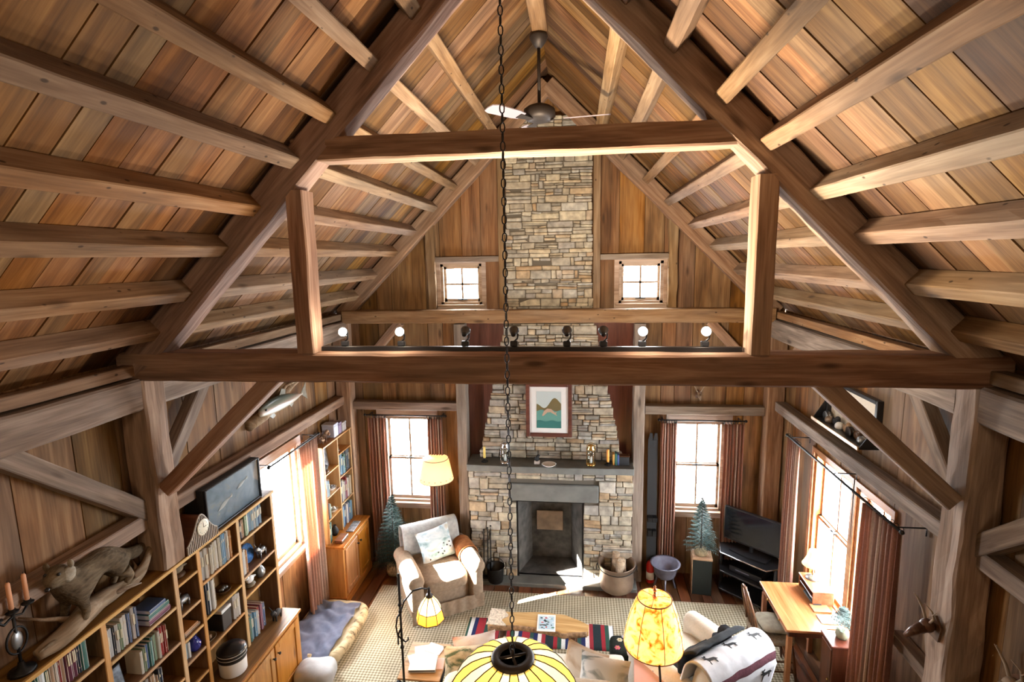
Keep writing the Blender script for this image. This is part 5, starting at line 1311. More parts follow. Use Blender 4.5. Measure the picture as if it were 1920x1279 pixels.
m = MB(); m.cbox(-.12, -.10, 0, .12, .10, .004, .001); m.cbox(-.12, -.10, .024, .12, .10, .028, .001); m.cbox(-.12, -.1, .003, -.114, .1, .025, .001); m.build('cover', MT['paper'], c)
m = MB(); m.box(-.114, -.095, .004, .115, .095, .024); lab(m.build('page_block', plain('grey_pages', (.2, .2, .2), .8), c), 'dark page edges')
c = thing('side_table', 'pinkish wooden side table under the amber lamp', 'side table', (1.0, 4.40, .012), -.1)
m = MB(); m.cbox(-.15, -.26, .52, .15, .26, .55, .006); m.build('table_top', plain('pink_wood', (.50, .30, .26), .3, var=.1, scale=4), c)
for sx in (-.12, .12):
    for sy in (-.22, .22): m = MB(); m.cbox(sx - .018, sy - .018, 0, sx + .018, sy + .018, .52); m.build('leg', MT['chairwood'], c)
c = thing('candle_jar', 'round orange coaster on the side table under the amber lamp', 'coaster', (.93, 4.56, .563))
m = MB(); m.smooth = True; m.lathe([(0, 0), (.042, 0), (.045, .006), (.045, .014), (.036, .016), (.034, .010), (0, .010)], 24); m.build('rim', plain('orange_cork', (.62, .30, .14), .6), c)
for i, (dx, nm) in enumerate(((0, 'dark violet'), (.028, 'black'), (.056, 'brown'))):
    m = MB(); m.smooth = True; m.tube([(0, 0, .004), (.055, -.15, .004)], .004, 6); o = m.build('pen', plain('pen_%d' % i, ((.1, .06, .2), (.02, .02, .03), (.12, .05, .02))[i], .3), loc=(.96 + dx, 4.52, .563)); tag(o, '%s pen lying below the orange coaster' % nm, 'pen', 'pens on the side table')

# dog bed with blanket
c = thing('dog_bed', 'tan dog bed with leafy rim on the floor between the two bookcases', 'dog bed', (-2.42, 5.18, .0125))
m = MB(); rounded(m, (0, 0, .075), (.31, .45, .075), .5, .3, n=40); m.build('mattress', cloth('tan_bed', (.42, .34, .22), .1, 20, .3), c)
m = MB(); m.smooth = True; m.tube([(.30 * math.copysign(abs(math.cos(t)) ** .4, math.cos(t)), .44 * math.copysign(abs(math.sin(t)) ** .4, math.sin(t)), .11) for t in [2 * PI * k / 44 for k in range(44)]], .055, 10, closed=True)
m.jitter(.012, 9, 3); m.build('rim', print_mat('leafy_rim', [(.35, (.10, .07, .04)), (.48, (.44, .34, .20)), (.7, (.50, .40, .26))], 14), c)
c = thing('dog_blanket', 'crumpled slate blue blanket lying on the dog bed', 'blanket', (-2.44, 5.15, .0125))
m = MB(); m.smooth = True
def crum(u, v):
    x = -.30 + .54 * u; y = -.50 + .93 * v
    z = .175 + .022 * math.sin(v * 30 + u * 8 + 5 * noise.noise(V((u * 2.5, v * 2.5, 0)))) * (.4 + .6 * abs(noise.noise(V((u * 4, v * 3, 9))))) + .035 * noise.noise(V((u * 5, v * 7, 2)))
    if v < .1: z -= (.1 - v) * .5
    return (x + .01 * math.sin(v * 20), y, z)
m.sheet(crum, 26, 60); m.build('blanket', cloth('slate_blue', (.105, .115, .16), .12, 20, .3), c, solid=.014)
c = thing('dog_cushion', 'light grey cushion slumped at the near end of the dog bed', 'cushion', (-2.24, 4.55, .0125), .15)
m = MB(); rounded(m, (0, 0, .12), (.19, .16, .105), .7, .5, n=32); m.jitter(.018, 6, 4); m.build('cushion_cover', cloth('light_grey', (.40, .40, .40), .12, 12, .4), c)
# ------------------------------------------------------------------ lamps
random.seed(41)
def bulb(name, loc, e, col=(1, .74, .45), r=.03): return light(name, 'POINT', loc, e, col, r)
LIGHTS = []
# hanging stained glass lamp on its chain
YP, ZP = 2.6, 2.06
c = thing('hanging_lamp', 'yellow stained-glass dome lamp hanging on a long black chain', 'hanging lamp', (0.0, YP, 0))
DOME = [(.115, ZP), (.17, ZP - .018), (.225, ZP - .045), (.275, ZP - .085), (.315, ZP - .135), (.345, ZP - .19), (.36, ZP - .24)]
MT['sg_y'] = shade_mat('yellow_glass', (.85, .62, .16), (1, .66, .12), .40); MT['sg_c'] = shade_mat('cream_glass', (.9, .80, .5), (1, .80, .42), .48)
m = MB(); NS = 20
for k in range(NS):
    m.m = 0 if k % 5 in (0, 2, 3) else 1
    m.lathe(DOME, 2, a0=2 * PI * k / NS, a1=2 * PI * (k + 1) / NS)
m.build('glass_dome', [MT['sg_y'], MT['sg_c']], c)
m = MB(); m.smooth = True
for k in range(NS):
    t = 2 * PI * k / NS; m.tube([((r_ + .002) * math.cos(t), (r_ + .002) * math.sin(t), z + .002) for r_, z in DOME], .0032, 5)
for r_, z in (DOME[-1],): m.tube([((r_ + .002) * math.cos(t), (r_ + .002) * math.sin(t), z) for t in [2 * PI * k / 40 for k in range(40)]], .006, 6, closed=True)
m.build('leading', MT['bronze'], c)
m = MB(); m.smooth = True; m.lathe([(.07, ZP + .004), (.075, ZP + .018), (.1, ZP + .022), (.118, ZP + .006), (.118, ZP - .012), (.08, ZP - .004), (.07, ZP + .004)], 36)
for t in (.35, .35 + PI / 2): m.tube([(.075 * math.cos(t), .075 * math.sin(t), ZP + .012), (-.075 * math.cos(t), -.075 * math.sin(t), ZP + .012)], .008, 6)
m.tube([(0, 0, ZP + .0), (0, 0, ZP + .05)], .009, 8)
m.build('top_ring', MT['bronze'], c)
m = MB(); m.smooth = True; z = ZP + .045; k = 0; LK = .058
while z < 6.03:
    hl = LK * .5; a = PI / 2 * (k % 2) + .4; pts = []
    for i in range(12):
        t = 2 * PI * i / 12; lx = .0105 * math.cos(t); lz = hl * .72 * math.copysign(abs(math.sin(t)) ** .7, math.sin(t))
        pts.append((lx * math.cos(a), lx * math.sin(a), z + hl * .6 + lz))
    m.tube(pts, .0034, 5, closed=True); z += LK * .72; k += 1
m.build('chain', MT['iron'], c)
m = MB(); m.smooth = True; m.lathe([(.012, 6.02), (.05, 6.04), (.055, 6.07)], 16); m.build('canopy', MT['iron'], c)
LIGHTS.append(('hanging_bulb', (0, YP, ZP - .12), 8))

# ceiling fan
c = thing('ceiling_fan', 'dark bronze ceiling fan on a long rod under the roof ridge', 'ceiling fan', (.02, 4.92, 0))
m = MB(); m.smooth = True; m.lathe([(.0, 6.07), (.075, 6.065), (.08, 6.04), (.06, 6.0), (.03, 5.96), (.018, 5.955), (0, 5.955)], 24); m.build('canopy', MT['bronze'], c)
m = MB(); m.smooth = True; m.tube([(0, 0, 5.96), (0, 0, 5.5)], .014, 10); m.build('rod', MT['bronze'], c)
m = MB(); m.smooth = True; m.lathe([(0, 5.52), (.03, 5.51), (.1, 5.485), (.135, 5.46), (.14, 5.40), (.11, 5.37), (.05, 5.35), (0, 5.35)], 28); m.build('motor', MT['bronze'], c)
mt = plain('fan_blade', (.34, .30, .34), .35)
for k in range(3):
    a = R(232) + k * 2 * PI / 3
    m = MB(); Mx = Matrix.Rotation(a, 4, 'Z') @ Matrix.Translation((0, 0, 5.372)) @ Matrix.Rotation(R(13), 4, 'X')
    m.prism([(.22, -.05), (.3, -.065), (.55, -.07), (.6, -.05), (.61, 0), (.6, .05), (.55, .07), (.3, .065), (.22, .05)], -.004, .004, Mx); bl = m.build('blade', mt, c)
    m = MB(); m.prism([(.1, -.02), (.26, -.035), (.26, .035), (.1, .02)], -.010, -.004, Mx); m.build('blade_iron', MT['bronze'], bl)
# spotlight rail on the tie beam
c = thing('spotlight_rail', 'black track rail lying along the top of the tie beam', 'lighting rail', (0, 3.42, 3.601))
m = MB(); m.cbox(-1.36, -.018, 0, 1.35, .018, .03, .003); m.build('rail', MT['black'], c)
TRACK_ON = (-1.2, -.81, .75, 1.13); TRACK_OFF = (-.38, -.06, .28, .51)
MT['lit'] = plain('lit_bulb', (1, .95, .85), .3, emit=(1, .93, .8), es=90)
WH = {-1.2: 'first lit spotlight from the rail end by the bookcase side', -.81: 'second lit spotlight from the rail end by the bookcase side', .75: 'lit spotlight third along, near the far end of the rail', 1.13: 'lit spotlight beside the post at the desk end of the rail',
      -.38: 'black spotlight turned away, between the lit pair and the chain', -.06: 'black spotlight turned away, right behind the hanging chain', .28: 'black spotlight turned away, in front of the middle of the chimney', .51: 'black spotlight turned away, at the edge of the chimney'}
for x in TRACK_ON + TRACK_OFF:
    on = x in TRACK_ON; c = thing('spotlight', WH[x], 'spotlight', (x, 3.42, 3.632), 0, 'spotlights on the rail')
    m = MB(); m.cbox(-.025, -.014, 0, .025, .014, .035); m.build('adapter', MT['black'], c)
    s = -1 if on else 1; m = MB(); m.smooth = True; m.tube([(0, 0, .03), (.022, s * .005, .05), (.026, s * .01, .075), (.012, s * .02, .09)], .006, 6); m.build('arm', MT['black'], c)
    d = V((.0, s * 1, .35)).normalized(); Mx = d.to_track_quat('Z', 'Y').to_matrix().to_4x4(); p = V((0, s * .0, .09)); b_ = .75
    m = MB(); m.smooth = True; m.lathe([(0, -.035), (.014, -.035), (.018, -.02), (.030, .018), (.033, .03), (.029, .03), (.026, .018), (.0, .0)], 18, c=p, M=Mx); hd_ = m.build('lamp_head', MT['black'], c)
    m = MB(); m.smooth = True; m.ball(p + d * .02, .0255, 14, 10); m.build('bulb', MT['lit'], hd_)

# tall floor lamp behind the tan armchair
def lampshade(mb, r0_, r1, z0, z1, n=40): mb.smooth = True; mb.lathe([(r0_, z0), (r1, z1)], n)
c = thing('floor_lamp', 'floor lamp with lit cream shade behind the tan armchair at the back window', 'floor lamp', (-1.49, 6.58, 0))
m = MB(); m.smooth = True; m.lathe([(0, 0), (.12, 0), (.12, .02), (.03, .04), (.012, .06)], 20); m.build('base', MT['bronze'], c)
m = MB(); m.smooth = True; m.tube([(0, 0, .05), (0, 0, 1.62)], .010, 8); m.build('pole', MT['bronze'], c)
m = MB(); lampshade(m, .225, .165, 1.33, 1.62); sh_ = m.build('lamp_shade', shade_mat('cream_shade', (.85, .7, .45), (1, .70, .34), .42), c, solid=.003)
m = MB(); m.smooth = True
for r_, z in ((.226, 1.33), (.166, 1.62)): m.tube([(r_ * math.cos(t), r_ * math.sin(t), z) for t in [2 * PI * k / 36 for k in range(36)]], .004, 5, closed=True)
for k in range(18):
    t = 2 * PI * k / 18; m.ball((.218 * math.cos(t), .218 * math.sin(t), 1.37), .006, 6, 5)
m.build('shade_trim', MT['chairwood'], sh_)
LIGHTS.append(('floor_bulb', (-1.49, 6.58, 1.48), 9))

# iron bridge lamp with stained glass shade
c = thing('bridge_lamp', 'black iron floor lamp with small orange stained-glass shade over the side table', 'floor lamp', (-1.12, 3.97, .012))
m = MB(); m.smooth = True
for k in range(3):
    t = k * 2 * PI / 3 + .3; m.tube([(0, 0, .14), (.07 * math.cos(t), .07 * math.sin(t), .12), (.10 * math.cos(t), .10 * math.sin(t), .03), (.125 * math.cos(t), .125 * math.sin(t), .008)], .010, 6)
m.build('tripod_base', MT['iron'], c)
m = MB(); m.smooth = True; m.tube([(0, 0, .1), (0, 0, 1.62)], .0105, 8)
for z in (.5, .95, 1.28, 1.34): m.ball((0, 0, z), .018, 8, 6)
m.build('pole', MT['iron'], c)
m = MB(); m.smooth = True
m.tube([(0, 0, 1.02), (-.035, 0, 1.06), (-.045, 0, 1.14), (-.03, 0, 1.22), (.0, 0, 1.27)], .007, 6)
m.tube([(-.03, -.01, .98), (-.028, -.01, 1.06), (-.01, -.01, 1.11), (0, 0, 1.13)], .007, 6)
m.tube([(0, 0, 1.03), (.03, 0, 1.0), (.055, 0, 1.02), (.055, 0, 1.045)], .007, 6)
m.tube([(0, .0, 1.27), (.03, .02, 1.36), (.09, .08, 1.42), (.15, .135, 1.41), (.19, .17, 1.385)], .008, 6)
m.build('scroll_arm', MT['iron'], c)
sx, sy = .20, .18
m = MB(); NS2 = 8; prof = [(.03, 1.31), (.075, 1.25), (.105, 1.185), (.125, 1.10)]
for k in range(NS2):
    for i in range(3):
        m.m = 1 if i == 2 else 0; m.lathe([prof[i], prof[i + 1]], 1, c=(sx, sy, 0), a0=2 * PI * k / NS2, a1=2 * PI * (k + 1) / NS2)
sh_ = m.build('glass_shade', [shade_mat('honey_glass', (.9, .72, .4), (1, .70, .30), .5), shade_mat('orange_glass', (.9, .35, .05), (1, .30, .03), .6)], c)
m = MB(); m.smooth = True
for k in range(NS2):
    t = 2 * PI * k / NS2; m.tube([(sx + (r_ + .001) * math.cos(t), sy + (r_ + .001) * math.sin(t), z) for r_, z in prof], .0035, 5)
for r_, z in prof[2:]: m.tube([(sx + r_ * math.cos(2 * PI * k / NS2), sy + r_ * math.sin(2 * PI * k / NS2), z) for k in range(NS2)], .0035, 5, closed=True)
m.build('leading', MT['bronze'], sh_)
m = MB(); m.smooth = True; m.lathe([(.032, 1.305), (.03, 1.325), (.014, 1.33), (.016, 1.36), (.009, 1.375), (.012, 1.385), (0, 1.40)], 14, c=(sx, sy, 0)); m.build('finial', MT['bronze'], c)
LIGHTS.append(('bridge_bulb', (-1.12 + sx, 3.97 + sy, 1.19), 5))

# amber mica lamp
c = thing('mica_floor_lamp', 'floor lamp with glowing mottled amber shade beside the cream armchair', 'floor lamp', (1.0, 4.30, .012), .0)
m = MB(); m.smooth = True; m.lathe([(0, 0), (.12, 0), (.125, .015), (.04, .03), (.015, .06)], 24, c=(0.02, -.42, 0)); 
m.build('base', MT['bronze'], c)
m = MB(); m.smooth = True; m.tube([(.02, -.42, .05), (.02, -.40, .6), (.012, -.2, .95), (0, 0, 1.1), (0, 0, 1.40)], .0095, 8); m.build('pole', MT['bronze'], c)
AMB = [(.26, (.45, .12, .008)), (.36, (.88, .42, .05)), (.44, (1, .68, .20)), (.54, (1, .80, .36)), (.72, (1, .82, .42))]
prof = [(.245, .87), (.252, .90), (.232, 1.02), (.198, 1.16), (.150, 1.29), (.142, 1.31)]
m = MB(); m.smooth = True; m.lathe(prof, 48); sh_ = m.build('mica_shade', shade_mat('mica', (.9, .6, .2), (1, .6, .15), .42, pattern=(13, AMB)), c, solid=.003)
m = MB(); m.smooth = True
for r_, z in ((.144, 1.31), (.247, .87)): m.tube([(r_ * math.cos(t), r_ * math.sin(t), z) for t in [2 * PI * k / 44 for k in range(44)]], .005, 5, closed=True)
for k in range(7):
    t = 2 * PI * k / 7 + .45; m.tube([((r_ + .002) * math.cos(t), (r_ + .002) * math.sin(t), z) for r_, z in prof], .003, 5)
m.build('shade_ribs', plain('rust_rib', (.2, .07, .02), .7), sh_)
m = MB(); m.smooth = True
for k in range(3):
    t = 2 * PI * k / 3 + .2; m.tube([(0, 0, 1.325), (.144 * math.cos(t), .144 * math.sin(t), 1.31)], .003, 5)
m.ball((0, 0, 1.35), .013, 8, 6); m.ball((0, 0, 1.385), .018, 10, 8); m.ball((0, 0, 1.415), .011, 8, 6); m.ball((0, 0, 1.325), .02, 8, 6); m.build('finial', plain('copper_finial', (.55, .22, .10), .35, metal=.7), c)
m = MB(); m.smooth = True; m.lathe([(0, 1.02), (.03, 1.04), (.035, 1.09), (.02, 1.14), (.014, 1.17)], 12); m.build('bulb', plain('warm_bulb', (1, .9, .7), .3, emit=(1, .75, .4), es=12), c)
LIGHTS.append(('mica_bulb', (1.0, 4.30, 1.21), 6))

# ------------------------------------------------------------------ curtains and rods
MT['curt'] = cloth('rust_striped_curtain', (.3, .13, .08), .1, 60, .15, stripes=('x', 9.5, [(.30, .14, .095), (.32, .15, .10), (.50, .38, .30), (.24, .115, .085), (.33, .16, .11), (.30, .19, .15)]), trans=.25)
MT['curt_sunlit'] = cloth('sunlit_striped_curtain', (.5, .3, .22), .08, 60, .15, stripes=('x', 9.5, [(.48, .28, .20), (.50, .30, .22), (.66, .52, .42), (.44, .25, .18), (.52, .31, .22), (.56, .40, .32)]), trans=.5)  # lighter copy of the rust curtain, sunlight through it put into the colour
def curtain(label, p0, p1, zt, zb, folds, amp=.035, flare=1.0, mat='curt', group=None, gather=.0):
    p0 = V((*p0, 0)); p1 = V((*p1, 0)); x = p1 - p0; Lx = x.length; x.normalize(); y = V((-x.y, x.x, 0))
    mw = Matrix((x, y, V((0, 0, 1)))).transposed().to_4x4(); mw.translation = p0
    c = bpy.data.objects.new('curtain', None); COL.objects.link(c); c.matrix_world = mw; tag(c, label, 'curtain', group)
    ph = U(0, 6)
    def fn(u, v):
        z = zt + (zb - zt) * v; k = 1 + (flare - 1) * v
        s = (u - .5) * Lx * k + Lx / 2
        a = amp * (.55 + .45 * v) * (1 + .4 * noise.noise(V((u * 5, v * 1.5, ph))))
        return (s + .008 * noise.noise(V((u * 4, v * 3, ph + 5))), a * math.sin(2 * PI * folds * u + ph + .5 * noise.noise(V((u * 2, v * 2, ph)))), z)
    m = MB(); m.smooth = True; m.sheet(fn, folds * 10, 18); m.build('curtain_cloth', MT[mat], c, solid=.004)
    m = MB(); m.smooth = True
    for k in range(folds + 1):
        cx = Lx * k / folds; m.tube([(cx, .018 * math.cos(t), zt + .022 + .018 * math.sin(t)) for t in [2 * PI * q / 12 for q in range(12)]], .0028, 5, closed=True)
    m.build('curtain_rings', MT['iron'], c)
def rod(label, p0, p1, z, wall, r_=.009):
    c = thing('curtain_rod', label, 'curtain rod', (0, 0, 0), 0, 'curtain rods')
    m = MB(); m.smooth = True; a, b = V((*p0, z)), V((*p1, z)); m.tube([a, b], r_, 8); d = (b - a).normalized()
    for p, s in ((a, -1), (b, 1)): m.ball(p + d * s * .012, .018, 8, 6)
    m.build('rod', MT['iron'], c)
    for t in (.03, .5, .97) if (b - a).length > 1.4 else (.04, .96):
        q = a.lerp(b, t); w = V(wall) ; e = q.copy()
        if abs(w.x) > .5: e.x = math.copysign(XW - .012, w.x)
        else: e.y = YB - .012
        m = MB(); m.tube([q, e, e + V((0, 0, -.06))], .006, 6); m.build('bracket', MT['iron'], c)
rod('iron curtain rod over the back window behind the tan armchair', (-2.46, 6.70), (-1.38, 6.70), 2.155, (0, 1, 0))
curtain('striped rust curtain between the back window and the corner bookcase', (-2.44, 6.70), (-2.19, 6.70), 2.115, .06, 6, .028, 1.0, group='curtains of the back windows')
curtain('striped rust curtain between the back window and the chimney post, behind the lamp', (-1.62, 6.70), (-1.42, 6.70), 2.115, .06, 6, .028, 1.15, group='curtains of the back windows')
rod('iron curtain rod over the back window behind the little spruce on a box', (1.38, 6.70), (2.4, 6.70), 2.155, (0, 1, 0))
curtain('striped rust curtain between the skis and the window behind the little spruce', (1.40, 6.70), (1.585, 6.70), 2.115, .07, 6, .028, 1.15, group='curtains of the back windows')
curtain('striped rust curtain behind the television at the back window', (2.16, 6.70), (2.39, 6.70), 2.115, .07, 6, .028, 1.1, group='curtains of the back windows')
rod('long iron curtain rod over the double window at the desk', (2.63, 3.88), (2.63, 5.98), 2.225, (1, 0, 0), .011)
curtain('striped rust curtain at the television end of the desk window', (2.66, 6.02), (2.66, 5.74), 2.19, .07, 6, .03, 1.0, group='curtains of the desk window')
curtain('full striped rust curtain at the near end of the desk window', (2.66, 4.42), (2.66, 3.93), 2.19, .07, 8, .038, 1.0, group='curtains of the desk window')
rod('iron curtain rod over the bright window between the bookcases', (-2.66, 4.74), (-2.66, 5.76), 2.20, (-1, 0, 0))
curtain('striped rust curtain coloured as if sunlit beside the bright window and the corner bookcase', (-2.68, 5.34), (-2.68, 5.76), 2.165, .1, 7, .032, 1.0, mat='curt_sunlit')
# ------------------------------------------------------------------ right side: tv, trees, desk, wall things
random.seed(55)
def spruce(label, cat, x, y, z, h, r, potlab, group=None, tilt=0):
    c = thing('little_spruce', label, cat, (x, y, z), 0, group)
    m = MB(); m.smooth = True; m.lathe([(0, 0), (r * .38, 0), (r * .42, h * .04), (r * .40, h * .1), (r * .2, h * .12), (0, h * .12)], 16); m.jitter(.006, 14); m.build('burlap_base', plain('burlap', (.34, .27, .16), .95, var=.3, scale=40), c)
    m = MB(); m.smooth = True; m.tube([(0, 0, h * .1), (0, 0, h)], [.012, .003], 6); m.build('stem', MT['chairwood'], c)
    m = MB(); n = int(150 * max(1, h / .5))
    for k in range(n):
        t = (k + .5) / n; zz = h * (.12 + .86 * t); rr = r * (1 - t) ** .85 * U(.8, 1.1) + .012
        a = k * 2.39996; d = V((math.cos(a), math.sin(a), .12 - .3 * (1 - t))).normalized()
        p = V((0, 0, zz)); q = p + d * rr
        side = d.cross(V((0, 0, 1))).normalized(); 
        m.m = 0 if random.random() < .82 else 1
        for j in range(1, 7):
            b = p.lerp(q, .25 + .75 * j / 6); ln = .022 + .5 * rr * .22
            for sg in (1, -1):
                e = b + side * sg * ln + d * ln * .7 + V((0, 0, U(-.004, .012))); w = V((0, 0, .0035))
                m.add([b - d * .004 - w, b + d * .004 + w, e], [(0, 1, 2)])
        m.add([p - side * .003, p + side * .003, q], [(0, 1, 2)])
    m.build('needles', [MT['needle'], MT['needle_pale']], c)
    return c
MT['needle'] = plain('spruce_needles', (.028, .06, .05), .7, var=.4, scale=30); MT['needle_pale'] = plain('frosted_needles', (.14, .20, .185), .7)
c = thing('pedestal_box', 'tall dark wooden box carrying the little spruce at the back window', 'box', (1.90, 6.50, 0), -.12)
m = MB(); m.cbox(-.115, -.11, 0, .115, .11, .46, .004); m.build('body', plain('dark_green_box', (.008, .013, .012), .5), c)
m = MB(); m.cbox(-.118, -.113, .46, .118, .113, .485, .003); m.cbox(-.121, -.113, 0, -.1155, .113, .46, .001); lab(m.build('pale_boards', MT['slab'], c), 'pale wooden top and side')
sp1 = spruce('little dark spruce with frosted tips on a tall box in front of the back window', 'tree', 1.885, 6.50, .487, .72, .19, '')
m = MB(); m.smooth = True; m.ball((0, 0, .735), .02, 8, 6)
for k in range(5): t = k * 2 * PI / 5; m.tube([(0, 0, .735), (.035 * math.sin(t), 0, .735 + .035 * math.cos(t))], [.008, .001], 5)
m.build('star', MT['pewter'], sp1)
spruce('dark little spruce at the back window behind the tan armchair', 'tree', -2.10, 6.52, .0, 1.12, .27, '')

# television on a corner stand
A = math.atan2(-.42, .47)
tv = thing('television', 'flat black television angled across the far right corner on a stand', 'television', (2.46, 6.42, .565), A)
m = MB(); m.cbox(-.345, -.02, .09, .345, .02, .52, .006); m.cbox(-.22, .02, .16, .22, .05, .44, .01); m.build('body', MT['black'], tv)
m = MB(); m.box(-.328, -.0215, .112, .328, -.02, .504); m.build('screen', plain('tv_screen', (.008, .008, .012), .08), tv)
m = MB(); m.cbox(-.022, -.012, .02, .022, .02, .12); m.build('neck', MT['black'], tv)
m = MB(); m.prism([(-.22, -.11), (0, -.14), (.22, -.11), (.22, .06), (-.22, .06)], 0, .015); m.build('foot', MT['black'], tv)
st = thing('tv_stand', 'black corner stand with steel-edged top under the television', 'tv stand', (2.46, 6.42, 0), A)
poly = [(-.28, -.22), (.28, -.22), (.40, .0), (.16, .24), (-.16, .24), (-.40, .0)]
for z, nm in ((.54, 'top_shelf'), (.30, 'middle_shelf'), (.06, 'bottom_shelf')):
    m = MB(); m.prism(poly, z, z + .022); m.build(nm, MT['black'], st, bev=.003)
m = MB(); P3 = [(x, y, .551) for x, y in poly]; m.smooth = True; m.tube([V(p) * 1.0 for p in P3], .011, 6, closed=True); m.build('steel_rim', MT['steel'], st)
for x, y in ((-.33, -.08), (.33, -.08), (-.17, .19), (.17, .19)):
    m = MB(); m.smooth = True; m.tube([(x, y, 0), (x, y, .54)], .017, 10); m.build('leg', MT['blackmatte'], st)
c = thing('media_box', 'black media player box on the middle shelf of the television stand', 'media player', (2.46, 6.42, .323), A); m = MB(); m.cbox(-.2, -.14, 0, .2, .12, .07); m.build('case', MT['black'], c); m = MB(); m.box(-.12, -.1415, .03, .05, -.14, .045); m.build('display', MT['enamel'], c)

# desk at the right wall
dk = thing('desk', 'honey brown writing desk against the double window', 'desk', (2.55, 5.14, 0))
m = MB(); m.prism([(-.28, -.37), (.03, -.37), (.09, -.32), (.28, -.32), (.28, .40), (-.28, .40)], .735, .76); m.build('desk_top', MT['desk_y'], dk, bev=.004)
m = MB(); m.cbox(-.25, -.33, .66, .26, -.31, .735); m.cbox(-.25, .35, .66, .26, .37, .735); m.cbox(-.25, -.33, .66, -.235, .37, .735); m.build('apron', MT['mah_z'], dk)
for y0, y1 in ((-.28, 0), (.02, .32)):
    m = MB(); m.cbox(-.258, y0, .67, -.25, y1, .725); d = m.build('drawer', MT['desk_y'], dk); m = MB(); m.smooth = True; m.ball((-.268, (y0 + y1) / 2, .697), .011, 8, 6); m.build('knob', MT['brass'], d)
for x in (-.235, .245):
    for y in (-.315, .355):
        m = MB(); m.cbox(x - .022, y - .022, 0, x + .022, y + .022, .66, .003); m.build('leg', MT['desk_z'], dk)
m = MB(); m.cbox(-.235, -.325, .14, .245, -.305, .18); m.cbox(-.01, -.305, .145, .02, .345, .175); m.build('stretcher', MT['mah_z'], dk)
c = thing('record_cabinet', 'dark mahogany cabinet standing at the near end of the desk', 'cabinet', (2.69, 4.64, 0))
m = MB(); m.cbox(-.125, -.10, .03, .125, .10, .78, .006); m.cbox(-.11, -.085, 0, .11, .085, .03); m.build('body', MT['mah_z'], c)
m = MB(); m.cbox(-.14, -.115, .78, .14, .115, .80, .005); m.build('top_board', MT['mah_z'], c)
m = MB(); m.cbox(-.133, -.09, .06, -.1255, .09, .75, .003); dd = m.build('door', MT['mah_z'], c); m = MB(); m.smooth = True; m.ball((-.138, -.07, .45), .011, 8, 6); m.build('knob', MT['brass'], dd)
c = thing('desk_organizer', 'small wooden pigeonhole rack at the back of the desk under the lamp', 'desk organizer', (2.745, 5.33, .7612))
m = MB(); m.cbox(-.10, -.17, 0, -.09 + .19, -.158, .13); m.cbox(-.10, .158, 0, .1, .17, .13); m.cbox(-.105, -.175, .13, .105, .175, .145); m.cbox(.088, -.158, 0, .1, .158, .13); m.build('carcass', MT['desk_y'], c)
m = MB(); m.cbox(-.095, -.157, .06, .088, .157, .068); m.build('shelf', MT['mah_z'], c)
c = thing('pen_tray', 'black tray with pens under the pigeonhole rack', 'tray', (2.70, 5.27, .7612)); m = MB(); m.cbox(-.05, -.12, 0, .03, .12, .02); m.build('tray', MT['blackmatte'], c)
m = MB(); m.smooth = True; m.tube([(-.03, -.1, .025), (-.02, .1, .025)], .005, 6); m.tube([(0, -.09, .025), (-.01, .1, .025)], .005, 6); m.build('pens', MT['copper'], c)
for i, (y, col, lbl) in enumerate(((5.0, (.60, .58, .52), 'white note pad near the potted spruce on the desk'), (5.12, (.45, .18, .07), 'flat red brown folder at the back of the desk'))):
    m = MB(); m.cbox(-.08, -.06, 0, .08, .06, .012, .001); o = m.build('note_pad', plain('pad_%d' % i, col), loc=(2.70, y - .05 + .04 * i, .7612)); tag(o, lbl, 'note pad')
c = thing('small_tree', 'tiny frosted spruce in a jar on the dark cabinet by the desk', 'potted tree', (2.69, 4.66, .801))
m = MB(); m.smooth = True; m.lathe([(0, 0), (.045, 0), (.055, .03), (.05, .07), (.04, .08), (0, .075)], 16); m.build('pot', plain('green_glaze', (.25, .27, .18), .2), c)
m = MB(); random.seed(77)
for k in range(110):
    t = (k + .5) / 110; zz = .08 + .2 * t; rr = .10 * (1 - t) ** .8 + .012; a = k * 2.39996; d = V((math.cos(a), math.sin(a), .25)).normalized(); p = V((0, 0, zz)); side = d.cross(V((0, 0, 1))).normalized()
    m.m = 0 if random.random() < .55 else 1
    for j in range(1, 5):
        b = p + d * rr * j / 4
        for sg in (1, -1): m.add([b - d * .006, b + d * .006, b + side * sg * .02 + d * .014 + V((0, 0, U(0, .01)))], [(0, 1, 2)])
m.build('needles', [MT['needle'], MT['needle_pale']], c)
c = thing('drinking_glass', 'small clear glass beside the tiny spruce on the dark cabinet', 'glass', (2.755, 4.60, .801)); m = MB(); m.smooth = True; m.lathe([(0, .002), (.022, .0), (.026, .07), (.024, .07), (.02, .006), (0, .006)], 16); m.build('tumbler', MT['clear'], c)
# desk lamp
c = thing('table_lamp', 'small table lamp with lit cream bell shade on the desk rack', 'table lamp', (2.735, 5.40, .9075))
m = MB(); m.smooth = True; m.lathe([(0, 0), (.062, 0), (.065, .008), (.04, .018), (.012, .026), (.008, .04)], 24); m.build('base', MT['pewter'], c)
m = MB(); m.smooth = True; m.lathe([(.008, .03), (.012, .06), (.007, .08), (.007, .2)], 12); m.build('stem', MT['brass'], c)
m = MB(); m.smooth = True; m.lathe([(.105, .15), (.085, .185), (.062, .235), (.05, .29), (.048, .30)], 32); m.build('lamp_shade', shade_mat('bell_shade', (.9, .8, .5), (1, .80, .42), .6), c, solid=.002)
LIGHTS.append(('desk_bulb', (2.735, 5.40, 1.13), 3))
